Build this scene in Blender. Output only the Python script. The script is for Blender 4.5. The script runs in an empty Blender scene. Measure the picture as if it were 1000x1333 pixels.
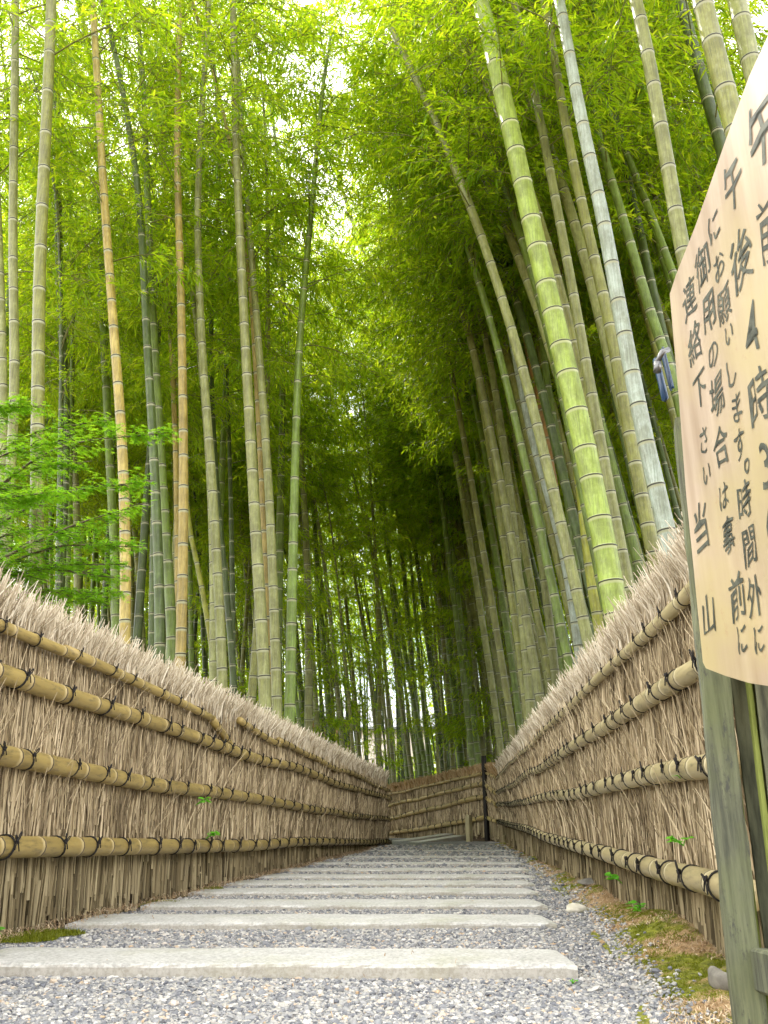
import bpy, math, random
import numpy as np
from mathutils import Vector, Matrix
random.seed(7); rng = np.random.default_rng(7)
R = math.radians
scene = bpy.context.scene
COL = scene.collection

# ------------------------------------------------------------------ camera
EYE = 0.5; FPX = 1150.0; PITCH = math.atan2(418.5, FPX)
cd = bpy.data.cameras.new('camera'); cam = bpy.data.objects.new('camera', cd); COL.objects.link(cam)
cd.sensor_fit = 'VERTICAL'; cd.sensor_height = 24.0; cd.lens = FPX/1333*24.0
cd.clip_start = 0.05; cd.clip_end = 2000
cam.location = (0, 0, EYE); cam.rotation_euler = (R(90)+PITCH, 0, 0)
scene.camera = cam
# ------------------------------------------------------------------ world, sun, exposure
SUN_EL, SUN_AZ = R(54), R(-32)          # azimuth from +Y, negative = to the left
w = bpy.data.worlds.new('World'); scene.world = w; w.use_nodes = True
nt = w.node_tree; nt.nodes.clear()
out = nt.nodes.new('ShaderNodeOutputWorld'); bg = nt.nodes.new('ShaderNodeBackground')
sky = nt.nodes.new('ShaderNodeTexSky'); sky.sky_type = 'NISHITA'; sky.sun_disc = False
sky.sun_elevation = SUN_EL; sky.sun_rotation = SUN_AZ; sky.air_density = 1.0; sky.dust_density = 3.0
tc = nt.nodes.new('ShaderNodeTexCoord'); nz = nt.nodes.new('ShaderNodeTexNoise'); nz.inputs['Scale'].default_value = 2.2; nz.inputs['Detail'].default_value = 5
rp = nt.nodes.new('ShaderNodeValToRGB'); rp.color_ramp.elements[0].position = .36; rp.color_ramp.elements[1].position = .56
mx = nt.nodes.new('ShaderNodeMixRGB'); mx.inputs[2].default_value = (16, 15.7, 15.2, 1)
L = nt.links.new
L(tc.outputs['Generated'], nz.inputs['Vector']); L(nz.outputs['Fac'], rp.inputs[0]); L(rp.outputs[0], mx.inputs[0])
L(sky.outputs[0], mx.inputs[1]); L(mx.outputs[0], bg.inputs[0]); L(bg.outputs[0], out.inputs[0])
bg.inputs[1].default_value = 0.15
sd = bpy.data.lights.new('sun', 'SUN'); sd.energy = 5.0; sd.angle = R(0.6); sd.color = (1, .95, .86)
so = bpy.data.objects.new('sun', sd); COL.objects.link(so)
sdir = Vector((math.sin(SUN_AZ)*math.cos(SUN_EL), math.cos(SUN_AZ)*math.cos(SUN_EL), math.sin(SUN_EL)))
so.rotation_euler = sdir.to_track_quat('Z', 'Y').to_euler(); so.location = (0, 0, 30)
scene.render.engine = 'CYCLES'
scene.view_settings.view_transform = 'Standard'; scene.view_settings.look = 'None'
scene.view_settings.gamma = 1; scene.view_settings.exposure = 1.12
scene.cycles.max_bounces = 10; scene.cycles.diffuse_bounces = 6; scene.cycles.use_adaptive_sampling = True; scene.cycles.adaptive_threshold = 0.03; scene.cycles.transmission_bounces = 6

# ------------------------------------------------------------------ measuring helpers
CT, ST = math.cos(PITCH), math.sin(PITCH)
def ray(x, y):
    u = (x-500)/FPX; v = (666.5-y)/FPX
    return np.array((u, CT - v*ST, ST + v*CT))
def at(x, y, Y):                                     # the point of the place at depth Y seen along that ray
    d = ray(x, y); return np.array((0, 0, EYE)) + d*(Y/d[1])
def Zat(x, y, Y): return at(x, y, Y)[2]
SL = 0.015
def gz(X, Y):
    X = np.asarray(X, float); Y = np.asarray(Y, float)
    return SL*np.clip(Y, -5, 24) + .10*np.exp(-((X-2.9)**2+(Y-22)**2)/6.0)
def onslope(x, y, add=0.0):
    d = ray(x, y); t = (EYE-add)/(SL*d[1]-d[2]); return np.array((0, 0, EYE))+d*t

# ------------------------------------------------------------------ object helpers
def tag(o, label=None, cat=None, group=None, kind=None):
    if label: o['label'] = label
    if cat: o['category'] = cat
    if group: o['group'] = group
    if kind: o['kind'] = kind
    return o
def empty(name, loc, label=None, cat=None, group=None):
    o = bpy.data.objects.new(name, None); COL.objects.link(o); o.location = loc; o.empty_display_size = .1
    return tag(o, label, cat, group)
def mesh(name, V, F, mat, parent=None, smooth=True, attrs=None):
    """V (n,3); F = list of int arrays (m,k)"""
    V = np.asarray(V, dtype=np.float32)
    if not isinstance(F, list): F = [F]
    F = [np.asarray(f, dtype=np.int32) for f in F if len(f)]
    me = bpy.data.meshes.new(name)
    me.vertices.add(len(V)); me.vertices.foreach_set('co', V.ravel())
    nl = sum(f.size for f in F); npol = sum(len(f) for f in F)
    me.loops.add(nl); me.loops.foreach_set('vertex_index', np.concatenate([f.ravel() for f in F]))
    me.polygons.add(npol)
    tot = np.concatenate([np.full(len(f), f.shape[1], np.int32) for f in F])
    st = np.concatenate([[0], np.cumsum(tot)[:-1]]).astype(np.int32)
    me.polygons.foreach_set('loop_start', st); me.polygons.foreach_set('loop_total', tot)
    me.polygons.foreach_set('use_smooth', np.full(npol, smooth))
    if attrs:
        for k, a in attrs.items():
            at_ = me.attributes.new(k, 'FLOAT', 'POINT'); at_.data.foreach_set('value', np.asarray(a, np.float32))
    me.update(calc_edges=True); me.validate()
    me.materials.append(mat)
    o = bpy.data.objects.new(name, me); COL.objects.link(o)
    if parent is not None: o.parent = parent
    return o
class MB:
    def __init__(s): s.V = []; s.F = {}; s.n = 0; s.A = []
    def add(s, V, F, a=None):
        V = np.asarray(V, float).reshape(-1, 3)
        for f in (F if isinstance(F, list) else [F]):
            f = np.asarray(f, int)
            if len(f): s.F.setdefault(f.shape[1], []).append(f+s.n)
        s.V.append(V); s.n += len(V); s.A.append(np.zeros(len(V)) if a is None else np.asarray(a, float))
    def build(s, name, mat, parent=None, smooth=True, loc=None):
        V = np.concatenate(s.V)
        if loc is not None: V = V-np.asarray(loc)
        return mesh(name, V, [np.concatenate(f) for f in s.F.values()], mat, parent, smooth, {'band': np.concatenate(s.A)})
def frames(P):
    P = np.asarray(P, float); T = np.gradient(P, axis=0); T /= np.linalg.norm(T, axis=1)[:, None]+1e-9
    ref = np.array((0, 0, 1.)) if abs(T[:, 2]).mean() < .8 else np.array((1., 0, 0))
    A = np.cross(T, ref); A /= np.linalg.norm(A, axis=1)[:, None]+1e-9
    return T, A, np.cross(T, A)
def tube(mb, P, r, n=6, a=None, cap=True):
    P = np.asarray(P, float); r = np.broadcast_to(np.asarray(r, float), (len(P),)); T, A, B = frames(P)
    th = np.linspace(0, 2*math.pi, n, endpoint=False)
    V = P[:, None]+r[:, None, None]*(np.cos(th)[None, :, None]*A[:, None]+np.sin(th)[None, :, None]*B[:, None])
    m = len(P); i = np.arange(m-1)[:, None]*n; j = np.arange(n)[None]; k = (j+1) % n
    F = np.stack([i+j, i+k, i+n+k, i+n+j], -1).reshape(-1, 4)
    V = V.reshape(-1, 3); av = np.repeat(np.zeros(m) if a is None else a, n); Fs = [F]
    if cap:
        V = np.vstack([V, P[0], P[-1]]); av = np.append(av, [.0, .0]); c0 = m*n
        jj = np.arange(n); kk = (jj+1) % n
        Fs.append(np.concatenate([np.stack([np.full(n, c0), kk, jj], -1), np.stack([np.full(n, c0+1), (m-1)*n+jj, (m-1)*n+kk], -1)]))
    mb.add(V, Fs, av)
def box(mb, lo, hi, M=None, bev=0.0, jit=0):
    lo = np.array(lo, float); hi = np.array(hi, float)
    if bev <= 0:
        V = np.array([[(lo, hi)[i][0], (lo, hi)[j][1], (lo, hi)[k][2]] for i in (0, 1) for j in (0, 1) for k in (0, 1)])
        F = np.array([[0, 1, 3, 2], [4, 6, 7, 5], [0, 4, 5, 1], [2, 3, 7, 6], [0, 2, 6, 4], [1, 5, 7, 3]])
        if M is not None: V = V@np.array(M.to_3x3()).T+np.array(M.translation)
        mb.add(V, F); return
    # bevelled box: three concentric loops
    V = []; 
    for z, ins in ((lo[2], bev), (lo[2]+bev, 0), (hi[2]-bev, 0), (hi[2], bev)):
        x0, x1, y0, y1 = lo[0]+ins, hi[0]-ins, lo[1]+ins, hi[1]-ins; b = bev
        V += [(x0+b, y0, z), (x1-b, y0, z), (x1, y0+b, z), (x1, y1-b, z), (x1-b, y1, z), (x0+b, y1, z), (x0, y1-b, z), (x0, y0+b, z)]
    V = np.array(V); F = [[l*8+i, l*8+(i+1) % 8, l*8+8+(i+1) % 8, l*8+8+i] for l in range(3) for i in range(8)]
    if M is not None: V = V@np.array(M.to_3x3()).T+np.array(M.translation)
    mb.add(V, [np.array(F), np.array([list(range(7, -1, -1)), list(range(24, 32))])])
def instance_verts(T, F, Pos, X, Y, Z):
    """template T(v,3) placed at Pos(n,3) with axes X,Y,Z (n,3)"""
    V = Pos[:, None]+T[None, :, 0:1]*X[:, None]+T[None, :, 1:2]*Y[:, None]+T[None, :, 2:3]*Z[:, None]
    F2 = F[None]+(np.arange(len(Pos))*len(T))[:, None, None]
    return V.reshape(-1, 3), F2.reshape(-1, F.shape[1])
def unit(a): return a/(np.linalg.norm(a, axis=-1, keepdims=True)+1e-9)

# ------------------------------------------------------------------ materials
def mat(name):
    m = bpy.data.materials.new(name); m.use_nodes = True; return m, m.node_tree, m.node_tree.nodes['Principled BSDF']
def nd(t, typ, **kw):
    n = t.nodes.new(typ)
    for k, v in kw.items():
        if k in n.inputs: n.inputs[k].default_value = v
        else: setattr(n, k, v)
    return n
def ramp(t, fac, stops):
    r = t.nodes.new('ShaderNodeValToRGB'); e = r.color_ramp.elements
    while len(e) < len(stops): e.new(.5)
    for q, (p, c) in zip(e, stops): q.position = p; q.color = (*c, 1)
    t.links.new(fac, r.inputs[0]); return r.outputs[0]
def mixc(t, fac, a, b, mode='MIX'):
    m = t.nodes.new('ShaderNodeMixRGB'); m.blend_type = mode
    for s, i in ((fac, 0), (a, 1), (b, 2)):
        if hasattr(s, 'is_linked'): t.links.new(s, m.inputs[i])
        else: m.inputs[i].default_value = s if i == 0 else (*s, 1)
    return m.outputs[0]
def noise(t, scale, detail=4, vec=None, rough=.6):
    n = nd(t, 'ShaderNodeTexNoise', Scale=scale, Detail=detail, Roughness=rough)
    if vec is not None: t.links.new(vec, n.inputs['Vector'])
    return n.outputs['Fac']
def objvec(t, sc=(1, 1, 1)):
    c = t.nodes.new('ShaderNodeTexCoord'); m = t.nodes.new('ShaderNodeMapping'); m.inputs['Scale'].default_value = sc
    t.links.new(c.outputs['Object'], m.inputs['Vector']); return m.outputs[0]
def bump(t, b, h, strength=.3, dist=.01):
    n = nd(t, 'ShaderNodeBump', Strength=strength, Distance=dist); t.links.new(h, n.inputs['Height']); t.links.new(n.outputs[0], b.inputs['Normal'])

def leaf_mat(name, stops, trans, tw=.5, rough=.45):
    m, t, b = mat(name); g = t.nodes.new('ShaderNodeNewGeometry')
    c = ramp(t, g.outputs['Random Per Island'], stops)
    oi = t.nodes.new('ShaderNodeObjectInfo')
    c = mixc(t, .35, c, ramp(t, oi.outputs['Random'], [(0, stops[0][1]), (1, stops[-1][1])]))
    t.links.new(c, b.inputs['Base Color']); b.inputs['Roughness'].default_value = rough; b.inputs['Specular IOR Level'].default_value = .35
    tr = t.nodes.new('ShaderNodeBsdfTranslucent')
    tcol = ramp(t, g.outputs['Random Per Island'], trans); t.links.new(tcol, tr.inputs[0])
    mxs = t.nodes.new('ShaderNodeMixShader'); mxs.inputs[0].default_value = tw
    o = t.nodes['Material Output']; t.links.new(b.outputs[0], mxs.inputs[1]); t.links.new(tr.outputs[0], mxs.inputs[2]); t.links.new(mxs.outputs[0], o.inputs[0])
    return m
BLEAF = leaf_mat('bamboo_leaf', [(0, (.05, .155, .006)), (.5, (.12, .26, .008)), (1, (.23, .36, .012))],
                 [(0, (.32, .52, .006)), (.6, (.52, .70, .010)), (1, (.78, .84, .03))], .58)
MLEAF = leaf_mat('maple_leaf', [(0, (.075, .23, .008)), (1, (.17, .38, .015))], [(0, (.32, .64, .015)), (1, (.52, .82, .03))], .5)
HLEAF = leaf_mat('hedge_leaf', [(0, (.10, .22, .01)), (1, (.30, .36, .01))], [(0, (.4, .7, .02)), (1, (.75, .8, .03))], .5)
SPROUT = leaf_mat('sprout_leaf', [(0, (.06, .32, .02)), (1, (.16, .5, .03))], [(0, (.2, .7, .03)), (1, (.4, .8, .05))], .4)
MOSSM = leaf_mat('moss_blade', [(0, (.07, .09, .004)), (1, (.22, .24, .01))], [(0, (.25, .3, .01)), (1, (.4, .42, .02))], .3)

def bamboo_mat(name, c1, c2, spot=(.45, .48, .36), spotamt=.35, ring=(.33, .34, .21), dark=(.03, .028, .015), rough=.42, streak=3.0, rail=False):
    m, t, b = mat(name); v = objvec(t, (3, 1.2, 14) if rail else (14, 14, .7)); v2 = objvec(t, (2.5, 1.6, 9) if rail else (5, 5, 3))
    base = mixc(t, noise(t, streak, 3, v), c1, c2)
    m1 = ramp(t, noise(t, 6, 6, v2, .7), [(.5, (0, 0, 0)), (.72, (1, 1, 1))])
    ml = t.nodes.new('ShaderNodeMath'); ml.operation = 'MULTIPLY'; t.links.new(m1, ml.inputs[0]); ml.inputs[1].default_value = spotamt
    base = mixc(t, ml.outputs[0], base, spot)
    if not rail:
        st = ramp(t, noise(t, 5, 6, objvec(t, (16, 16, .5)), .7), [(.34, (.52, .52, .50)), (.56, (1, 1, 1))]); base = mixc(t, .9, base, st, 'MULTIPLY')
        bl = ramp(t, noise(t, 2.2, 8, objvec(t, (3, 3, 2)), .75), [(.40, (.62, .60, .52)), (.60, (1, 1, 1))]); base = mixc(t, 1.0, base, bl, 'MULTIPLY')
        oi = t.nodes.new('ShaderNodeObjectInfo'); base = mixc(t, 1.0, base, ramp(t, oi.outputs['Random'], [(0, (.72, .70, .62)), (1, (1, 1, 1))]), 'MULTIPLY')
    g = t.nodes.new('ShaderNodeAttribute'); g.attribute_name = 'band'
    r1 = ramp(t, g.outputs['Fac'], [(.05, (0, 0, 0)), (.4, (1, 1, 1)), (.6, (1, 1, 1)), (.75, (0, 0, 0))])
    base = mixc(t, r1, base, ring)
    r2 = ramp(t, g.outputs['Fac'], [(.66, (0, 0, 0)), (.85, (1, 1, 1))])
    base = mixc(t, r2, base, dark)
    t.links.new(base, b.inputs['Base Color']); b.inputs['Roughness'].default_value = rough; b.inputs['Specular IOR Level'].default_value = .4
    bump(t, b, noise(t, 9, 4, v), .12, .004)
    return m
BM = {
 'green':  bamboo_mat('green_culm', (.13, .22, .02), (.23, .33, .045), (.34, .38, .2), .35),
 'bright': bamboo_mat('bright_green_culm', (.25, .36, .03), (.36, .45, .10), (.45, .52, .22), .35, (.46, .50, .26)),
 'olive':  bamboo_mat('olive_culm', (.21, .235, .04), (.32, .33, .08), (.36, .38, .22), .5),
 'grey':   bamboo_mat('grey_green_culm', (.24, .27, .075), (.36, .385, .14), (.46, .47, .28), .5),
 'blue':   bamboo_mat('powdery_culm', (.36, .44, .38), (.47, .54, .48), (.30, .35, .25), .35),
 'tan':    bamboo_mat('yellow_tan_culm', (.42, .32, .07), (.54, .43, .13), (.33, .32, .15), .35),
 'brown':  bamboo_mat('dead_brown_culm', (.36, .19, .05), (.44, .26, .08), (.5, .4, .25), .25),
 'dark':   bamboo_mat('deep_green_culm', (.06, .105, .018), (.11, .16, .035), (.25, .28, .14), .3),
 'yellow': bamboo_mat('yellow_green_culm', (.30, .34, .03), (.42, .42, .05), (.3, .4, .1), .3),
}
RAILM = bamboo_mat('rail_bamboo', (.15, .105, .035), (.50, .37, .12), (.07, .055, .03), .8, (.46, .36, .18), (.07, .05, .03), .45, 1.3, True)
RAILG = bamboo_mat('pale_rail_bamboo', (.22, .175, .08), (.55, .46, .25), (.11, .095, .055), .75, (.52, .45, .28), (.11, .09, .05), .45, 1.3, True)

def twig_mat(name, stops, rough=.8):
    m, t, b = mat(name); g = t.nodes.new('ShaderNodeNewGeometry')
    c = ramp(t, g.outputs['Random Per Island'], stops)
    c = mixc(t, .22, c, ramp(t, noise(t, 1.7, 5, objvec(t)), [(.3, stops[0][1]), (.7, stops[-1][1])]))
    t.links.new(c, b.inputs['Base Color']); b.inputs['Roughness'].default_value = rough; b.inputs['Specular IOR Level'].default_value = .2
    return m
BRUSH = twig_mat('brushwood', [(0, (.08, .055, .028)), (.3, (.26, .195, .11)), (.6, (.45, .36, .215)), (1, (.76, .63, .42))])
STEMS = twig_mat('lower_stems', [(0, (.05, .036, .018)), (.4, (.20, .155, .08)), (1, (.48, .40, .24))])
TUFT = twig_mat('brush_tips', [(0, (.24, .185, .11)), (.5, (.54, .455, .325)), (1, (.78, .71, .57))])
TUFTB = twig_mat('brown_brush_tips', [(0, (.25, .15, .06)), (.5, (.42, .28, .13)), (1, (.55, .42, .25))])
LITTER = twig_mat('straw_litter', [(0, (.20, .11, .045)), (.45, (.44, .28, .14)), (.8, (.60, .46, .29)), (1, (.74, .64, .48))])
def plain(name, c1, c2, sc=8, rough=.7, bs=.3, bd=.01, stretch=(1, 1, 1), spec=.3, detail=6, pos=(.35, .65)):
    m, t, b = mat(name); n = noise(t, sc, detail, objvec(t, stretch), .65)
    t.links.new(ramp(t, n, [(pos[0], c1), (pos[1], c2)]), b.inputs['Base Color']); b.inputs['Roughness'].default_value = rough
    b.inputs['Specular IOR Level'].default_value = spec
    if bs: bump(t, b, n, bs, bd)
    return m
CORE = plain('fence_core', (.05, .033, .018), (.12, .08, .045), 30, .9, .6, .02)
ROPE = plain('black_rope', (.008, .007, .007), (.03, .026, .024), 120, .75, .5, .002)
SOIL = plain('forest_floor', (.07, .05, .025), (.20, .14, .07), 3, .95, .6, .05)
BARK = plain('bark', (.06, .05, .03), (.16, .13, .08), 20, .85, .5, .01, (1, 1, .3))
INK = plain('ink', (.018, .022, .014), (.09, .095, .065), 25, .6, 0)
BLUE = plain('blue_plastic', (.006, .028, .075), (.012, .05, .12), 30, .3, .05, .002, spec=.6)
STEEL, _t, _b = mat('worn_steel'); _b.inputs['Metallic'].default_value = .9; _b.inputs['Base Color'].default_value = (.16, .16, .16, 1); _b.inputs['Roughness'].default_value = .35
DARKWOOD = plain('black_post', (.008, .007, .006), (.03, .025, .02), 20, .8, .4, .005, (1, 1, .2))
PALEWOOD = plain('pale_stake', (.28, .24, .13), (.42, .37, .22), 20, .8, .4, .005, (1, 1, .2))
def wood_mossy():
    m, t, b = mat('weathered_mossy_wood'); v = objvec(t, (22, 22, 1.2)); v2 = objvec(t, (1, 1, .8))
    c = ramp(t, noise(t, 2.2, 8, v, .7), [(.32, (.03, .031, .022)), (.5, (.095, .10, .062)), (.7, (.17, .175, .10))])
    gm = ramp(t, noise(t, 3.5, 5, v2), [(.42, (0, 0, 0)), (.62, (1, 1, 1))]); c = mixc(t, mixc(t, .6, (0, 0, 0), gm), c, (.13, .15, .05))
    bl = ramp(t, noise(t, 9, 9, objvec(t, (3, 3, 1)), .8), [(.54, (0, 0, 0)), (.62, (1, 1, 1))]); c = mixc(t, bl, c, (.05, .05, .04))
    t.links.new(c, b.inputs['Base Color']); b.inputs['Roughness'].default_value = .85; bump(t, b, noise(t, 3, 8, v, .7), .5, .006); return m
MOSSWOOD = wood_mossy()
DGREY = plain('dark_weathered_board', (.05, .052, .034), (.21, .215, .13), 6, .85, .5, .006, (4, 4, .6), detail=9)
LIME = plain('mossy_board_edge', (.10, .12, .02), (.22, .25, .06), 8, .85, .3, .004, (3, 3, .6))
def boardm():
    m, t, b = mat('sign_wood'); v = objvec(t, (1, 9, .9))
    c = ramp(t, noise(t, 2.0, 6, v, .6), [(.3, (.27, .19, .115)), (.5, (.34, .255, .17)), (.68, (.41, .32, .225))])
    s = ramp(t, noise(t, 2.3, 4, objvec(t)), [(.42, (0, 0, 0)), (.66, (1, 1, 1))]); c = mixc(t, mixc(t, .9, (0, 0, 0), s), c, (.36, .29, .13))
    s2 = ramp(t, noise(t, 9, 8, objvec(t), .75), [(.62, (0, 0, 0)), (.74, (1, 1, 1))]); c = mixc(t, s2, c, (.30, .17, .09))
    t.links.new(c, b.inputs['Base Color']); b.inputs['Roughness'].default_value = .55; bump(t, b, noise(t, 3, 6, v), .15, .002); return m
BOARD = boardm()
def gravel_bed():
    m, t, b = mat('gravel_bed'); vo = nd(t, 'ShaderNodeTexVoronoi', Scale=70.0); t.links.new(objvec(t), vo.inputs['Vector'])
    sep = t.nodes.new('ShaderNodeSeparateColor'); t.links.new(vo.outputs['Color'], sep.inputs[0])
    c = ramp(t, sep.outputs[0], [(0, (.09, .095, .11)), (.5, (.17, .17, .19)), (1, (.30, .29, .28))])
    t.links.new(c, b.inputs['Base Color']); b.inputs['Roughness'].default_value = .8; bump(t, b, vo.outputs['Distance'], .7, .008); return m
GRAVELBED = gravel_bed()
def pebm():
    m, t, b = mat('pebbles'); g = t.nodes.new('ShaderNodeNewGeometry')
    c = ramp(t, g.outputs['Random Per Island'], [(0, (.10, .105, .125)), (.3, (.20, .205, .22)), (.6, (.31, .305, .30)), (.8, (.38, .36, .325)), (.93, (.58, .56, .53)), (1, (.44, .31, .19))])
    t.links.new(c, b.inputs['Base Color']); b.inputs['Roughness'].default_value = .55; return m
PEB = pebm()
def concrete():
    m, t, b = mat('concrete_step'); 
    c = ramp(t, noise(t, 5, 9, objvec(t), .75), [(.3, (.42, .41, .38)), (.5, (.56, .55, .525)), (.7, (.66, .655, .63))])
    sp = ramp(t, noise(t, 60, 4, objvec(t), .7), [(.40, (.55, .55, .55)), (.56, (1, 1, 1))]); c = mixc(t, .8, c, sp, 'MULTIPLY')
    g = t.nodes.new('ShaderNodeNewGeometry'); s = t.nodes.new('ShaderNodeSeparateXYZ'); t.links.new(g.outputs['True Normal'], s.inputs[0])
    ms = ramp(t, noise(t, 2.2, 6, objvec(t), .7), [(.50, (0, 0, 0)), (.72, (1, 1, 1))])
    c = mixc(t, mixc(t, .5, (0, 0, 0), ms), c, (.27, .27, .15))
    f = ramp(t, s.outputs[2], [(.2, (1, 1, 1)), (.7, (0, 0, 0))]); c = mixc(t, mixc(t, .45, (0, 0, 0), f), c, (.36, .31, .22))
    t.links.new(c, b.inputs['Base Color']); b.inputs['Roughness'].default_value = .85; bump(t, b, noise(t, 90, 6, objvec(t), .8), .5, .004); return m
CONC = concrete()
def bankm():
    m, t, b = mat('moss_bank'); v = objvec(t)
    c = ramp(t, noise(t, 22, 7, v, .7), [(.35, (.20, .12, .05)), (.5, (.40, .26, .12)), (.68, (.54, .40, .24))])
    ms = ramp(t, noise(t, 3.2, 5, v, .6), [(.44, (0, 0, 0)), (.52, (1, 1, 1))])
    mo = ramp(t, noise(t, 30, 5, v), [(.35, (.09, .10, .008)), (.65, (.28, .29, .02))]); c = mixc(t, ms, c, mo)
    t.links.new(c, b.inputs['Base Color']); b.inputs['Roughness'].default_value = .95; bump(t, b, noise(t, 60, 6, v, .8), .8, .012); return m
BANK = bankm()

# ------------------------------------------------------------------ ground
def grid_sheet(name, xs, ys, zf, m, kind='structure'):
    X, Y = np.meshgrid(xs, ys); Z = zf(X, Y); V = np.stack([X, Y, Z], -1).reshape(-1, 3); nx = len(xs)
    i = (np.arange(len(ys)-1)[:, None]*nx+np.arange(nx-1)[None]).reshape(-1)
    o = mesh(name, V, np.stack([i, i+1, i+nx+1, i+nx], -1), m); return tag(o, kind=kind)
xs = np.concatenate([[-600, -200, -80], np.linspace(-40, 40, 81), [80, 200, 600]]); ys = np.concatenate([[-300, -60, -20], np.linspace(-6, 60, 67), [100, 250, 800]])
grid_sheet('ground', xs, ys, lambda X, Y: gz(X, Y)-.06, SOIL)

# fence lines (unprojected base lines)
Lp = [dict(x=0, y=1222, top=748, r=(812, 877, 985, 1101)), dict(x=500, y=1100, top=1003, r=(1026, 1038, 1067, 1096))]
Rp = [dict(x=900, y=1228, top=690, r=(761, 877, 1004, 1143)), dict(x=657, y=1098, top=984, r=(1002, 1027, 1047, 1072))]
def station(d, Y=None, wz=None):
    if Y is None: P = onslope(d['x'], d['y']); Y = P[1]
    else: P = at(d['x'], d['y'], Y)
    return np.array([P[0], P[1], P[2], Zat(d['x'], d['top'], Y)]+[Zat(d['x'], r, Y) for r in d['r']])
SLF = [station(d) for d in Lp]; SRF = [station(d) for d in Rp]
def refit(S, D, side):                  # rails stand off the face towards the path: read their heights on that plane
    a, b = S[0][:2].copy(), S[1][:2].copy(); Lf = np.linalg.norm(b-a); u = (b-a)/Lf; n2 = np.array([u[1], -u[0]])*side
    for k in range(5):
        off = .02 if k == 0 else .125; q = []
        for d in D:
            r_ = ray(d['x'], d['top'] if k == 0 else d['r'][k-1]); p0 = a+n2*off; t = (n2@p0)/(n2@r_[:2]); P = r_*t; q.append(((P[:2]-a)@u, P[2]+EYE))
        (s0, z0), (s1, z1) = q; g = (z1-z0)/(s1-s0)
        S[0][3+k] = z0-g*s0; S[1][3+k] = z0+g*(Lf-s0)
refit(SLF, Lp, 1); refit(SRF, Rp, -1)
def extend(S, d):                       # carry the near end on towards (and past) the camera
    a, b = S[0], S[1]; k = d/np.linalg.norm(b[:2]-a[:2]); e = a-(b-a)*k
    return [e]+S
SLF = extend(SLF, 2.6); SRF = extend(SRF, 1.35)
corner = station(dict(x=640, y=1089, top=992, r=(1006, 1020, 1037, 1064)), 21.5)
farend = station(dict(x=497, y=1097, top=1023, r=(1038, 1052, 1069, 1088)), 29.0)
SFAR = [corner, farend]; SFAR.append(farend+(farend-corner)*.5)
SSH = [SRF[-1].copy(), corner.copy()]
SSH[0][3] -= .10
SLF2 = [SLF[-1].copy(), SLF[-1]+np.array([-5, 4.2, -.1, -.1, -.1, -.1, -.1, -.1])]
def lerpS(S, s):
    S = np.array(S); L_ = np.concatenate([[0], np.cumsum(np.linalg.norm(np.diff(S[:, :2], axis=0), axis=1))])
    return np.stack([np.interp(s, L_, S[:, k]) for k in range(8)], -1), L_[-1]
def lineX(S, Y): S = np.array(S); return np.interp(Y, S[:, 1], S[:, 0])

# ------------------------------------------------------------------ path: gravel bed, steps, pebbles
steps = [(1231, 1254.5, -70, 752), (1184, 1201, 85, 725), (1166, 1178, 183, 713), (1152, 1161, 245, 701), (1143, 1150, 292, 697),
         (1135, 1141, 337, 697), (1126.5, 1132, 362, 692), (1119, 1123.5, 402, 683), (1110.5, 1115, 447, 670), (1102.5, 1107, 470, 662)]
prof_y = [-3.0]; prof_z = [-.03]; SF = []
for k, (yb, yf, xl, xr) in enumerate(steps):
    F_ = onslope((xl+xr)/2, yf, .02); B_ = onslope((xl+xr)/2, yb, .02); depth = max(B_[1]-F_[1], .30)
    if depth > .55: depth = .5
    zt = F_[2]; y0 = F_[1]; y1 = y0+depth
    xl3 = onslope(xl, yf, .02)[0]; xr3 = onslope(xr, yf, .02)[0]
    SF.append((y0, y1, zt, xl3, xr3)); ri = .048 if k == 0 else .032
    prof_y += [y0, y0+.02, y1-.02, y1]; prof_z += [zt-ri, zt-ri, zt-.012, zt-.008]
prof_y += [24, 60]; prof_z += [float(gz(0, 24))+.01, float(gz(0, 24))]
def pz(X, Y): return np.interp(Y, prof_y, prof_z)+.012*np.sin(X*2.1+Y*1.3)*.3
ys_ = np.unique(np.concatenate([np.linspace(-3, 26, 240), np.array(prof_y[:-1])])); rows = []
V = []
for y in ys_:
    xa = min(lineX(SLF, y)-.05, -.2) if y < 19 else -8; xb = lineX(SRF, y)+.05 if y < 19.7 else 3.2
    V += [(x, y, pz(x, y)) for x in np.linspace(xa, xb, 20)]
i = (np.arange(len(ys_)-1)[:, None]*20+np.arange(19)[None]).reshape(-1)
path = tag(mesh('path', V, np.stack([i, i+1, i+21, i+20], -1), GRAVELBED), kind='structure')
LBL = ['nearest and widest concrete step across the foot of the picture', 'second concrete step from the camera, its left end at the fence foot',
 'third concrete step up the gravel path', 'fourth concrete step up the gravel path', 'fifth concrete step up the gravel path', 'sixth concrete step up the gravel path',
 'seventh concrete step up the gravel path', 'eighth concrete step up the gravel path', 'ninth concrete step up the gravel path, second from the bend', 'tenth concrete step, the last straight one before the bend']
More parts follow.
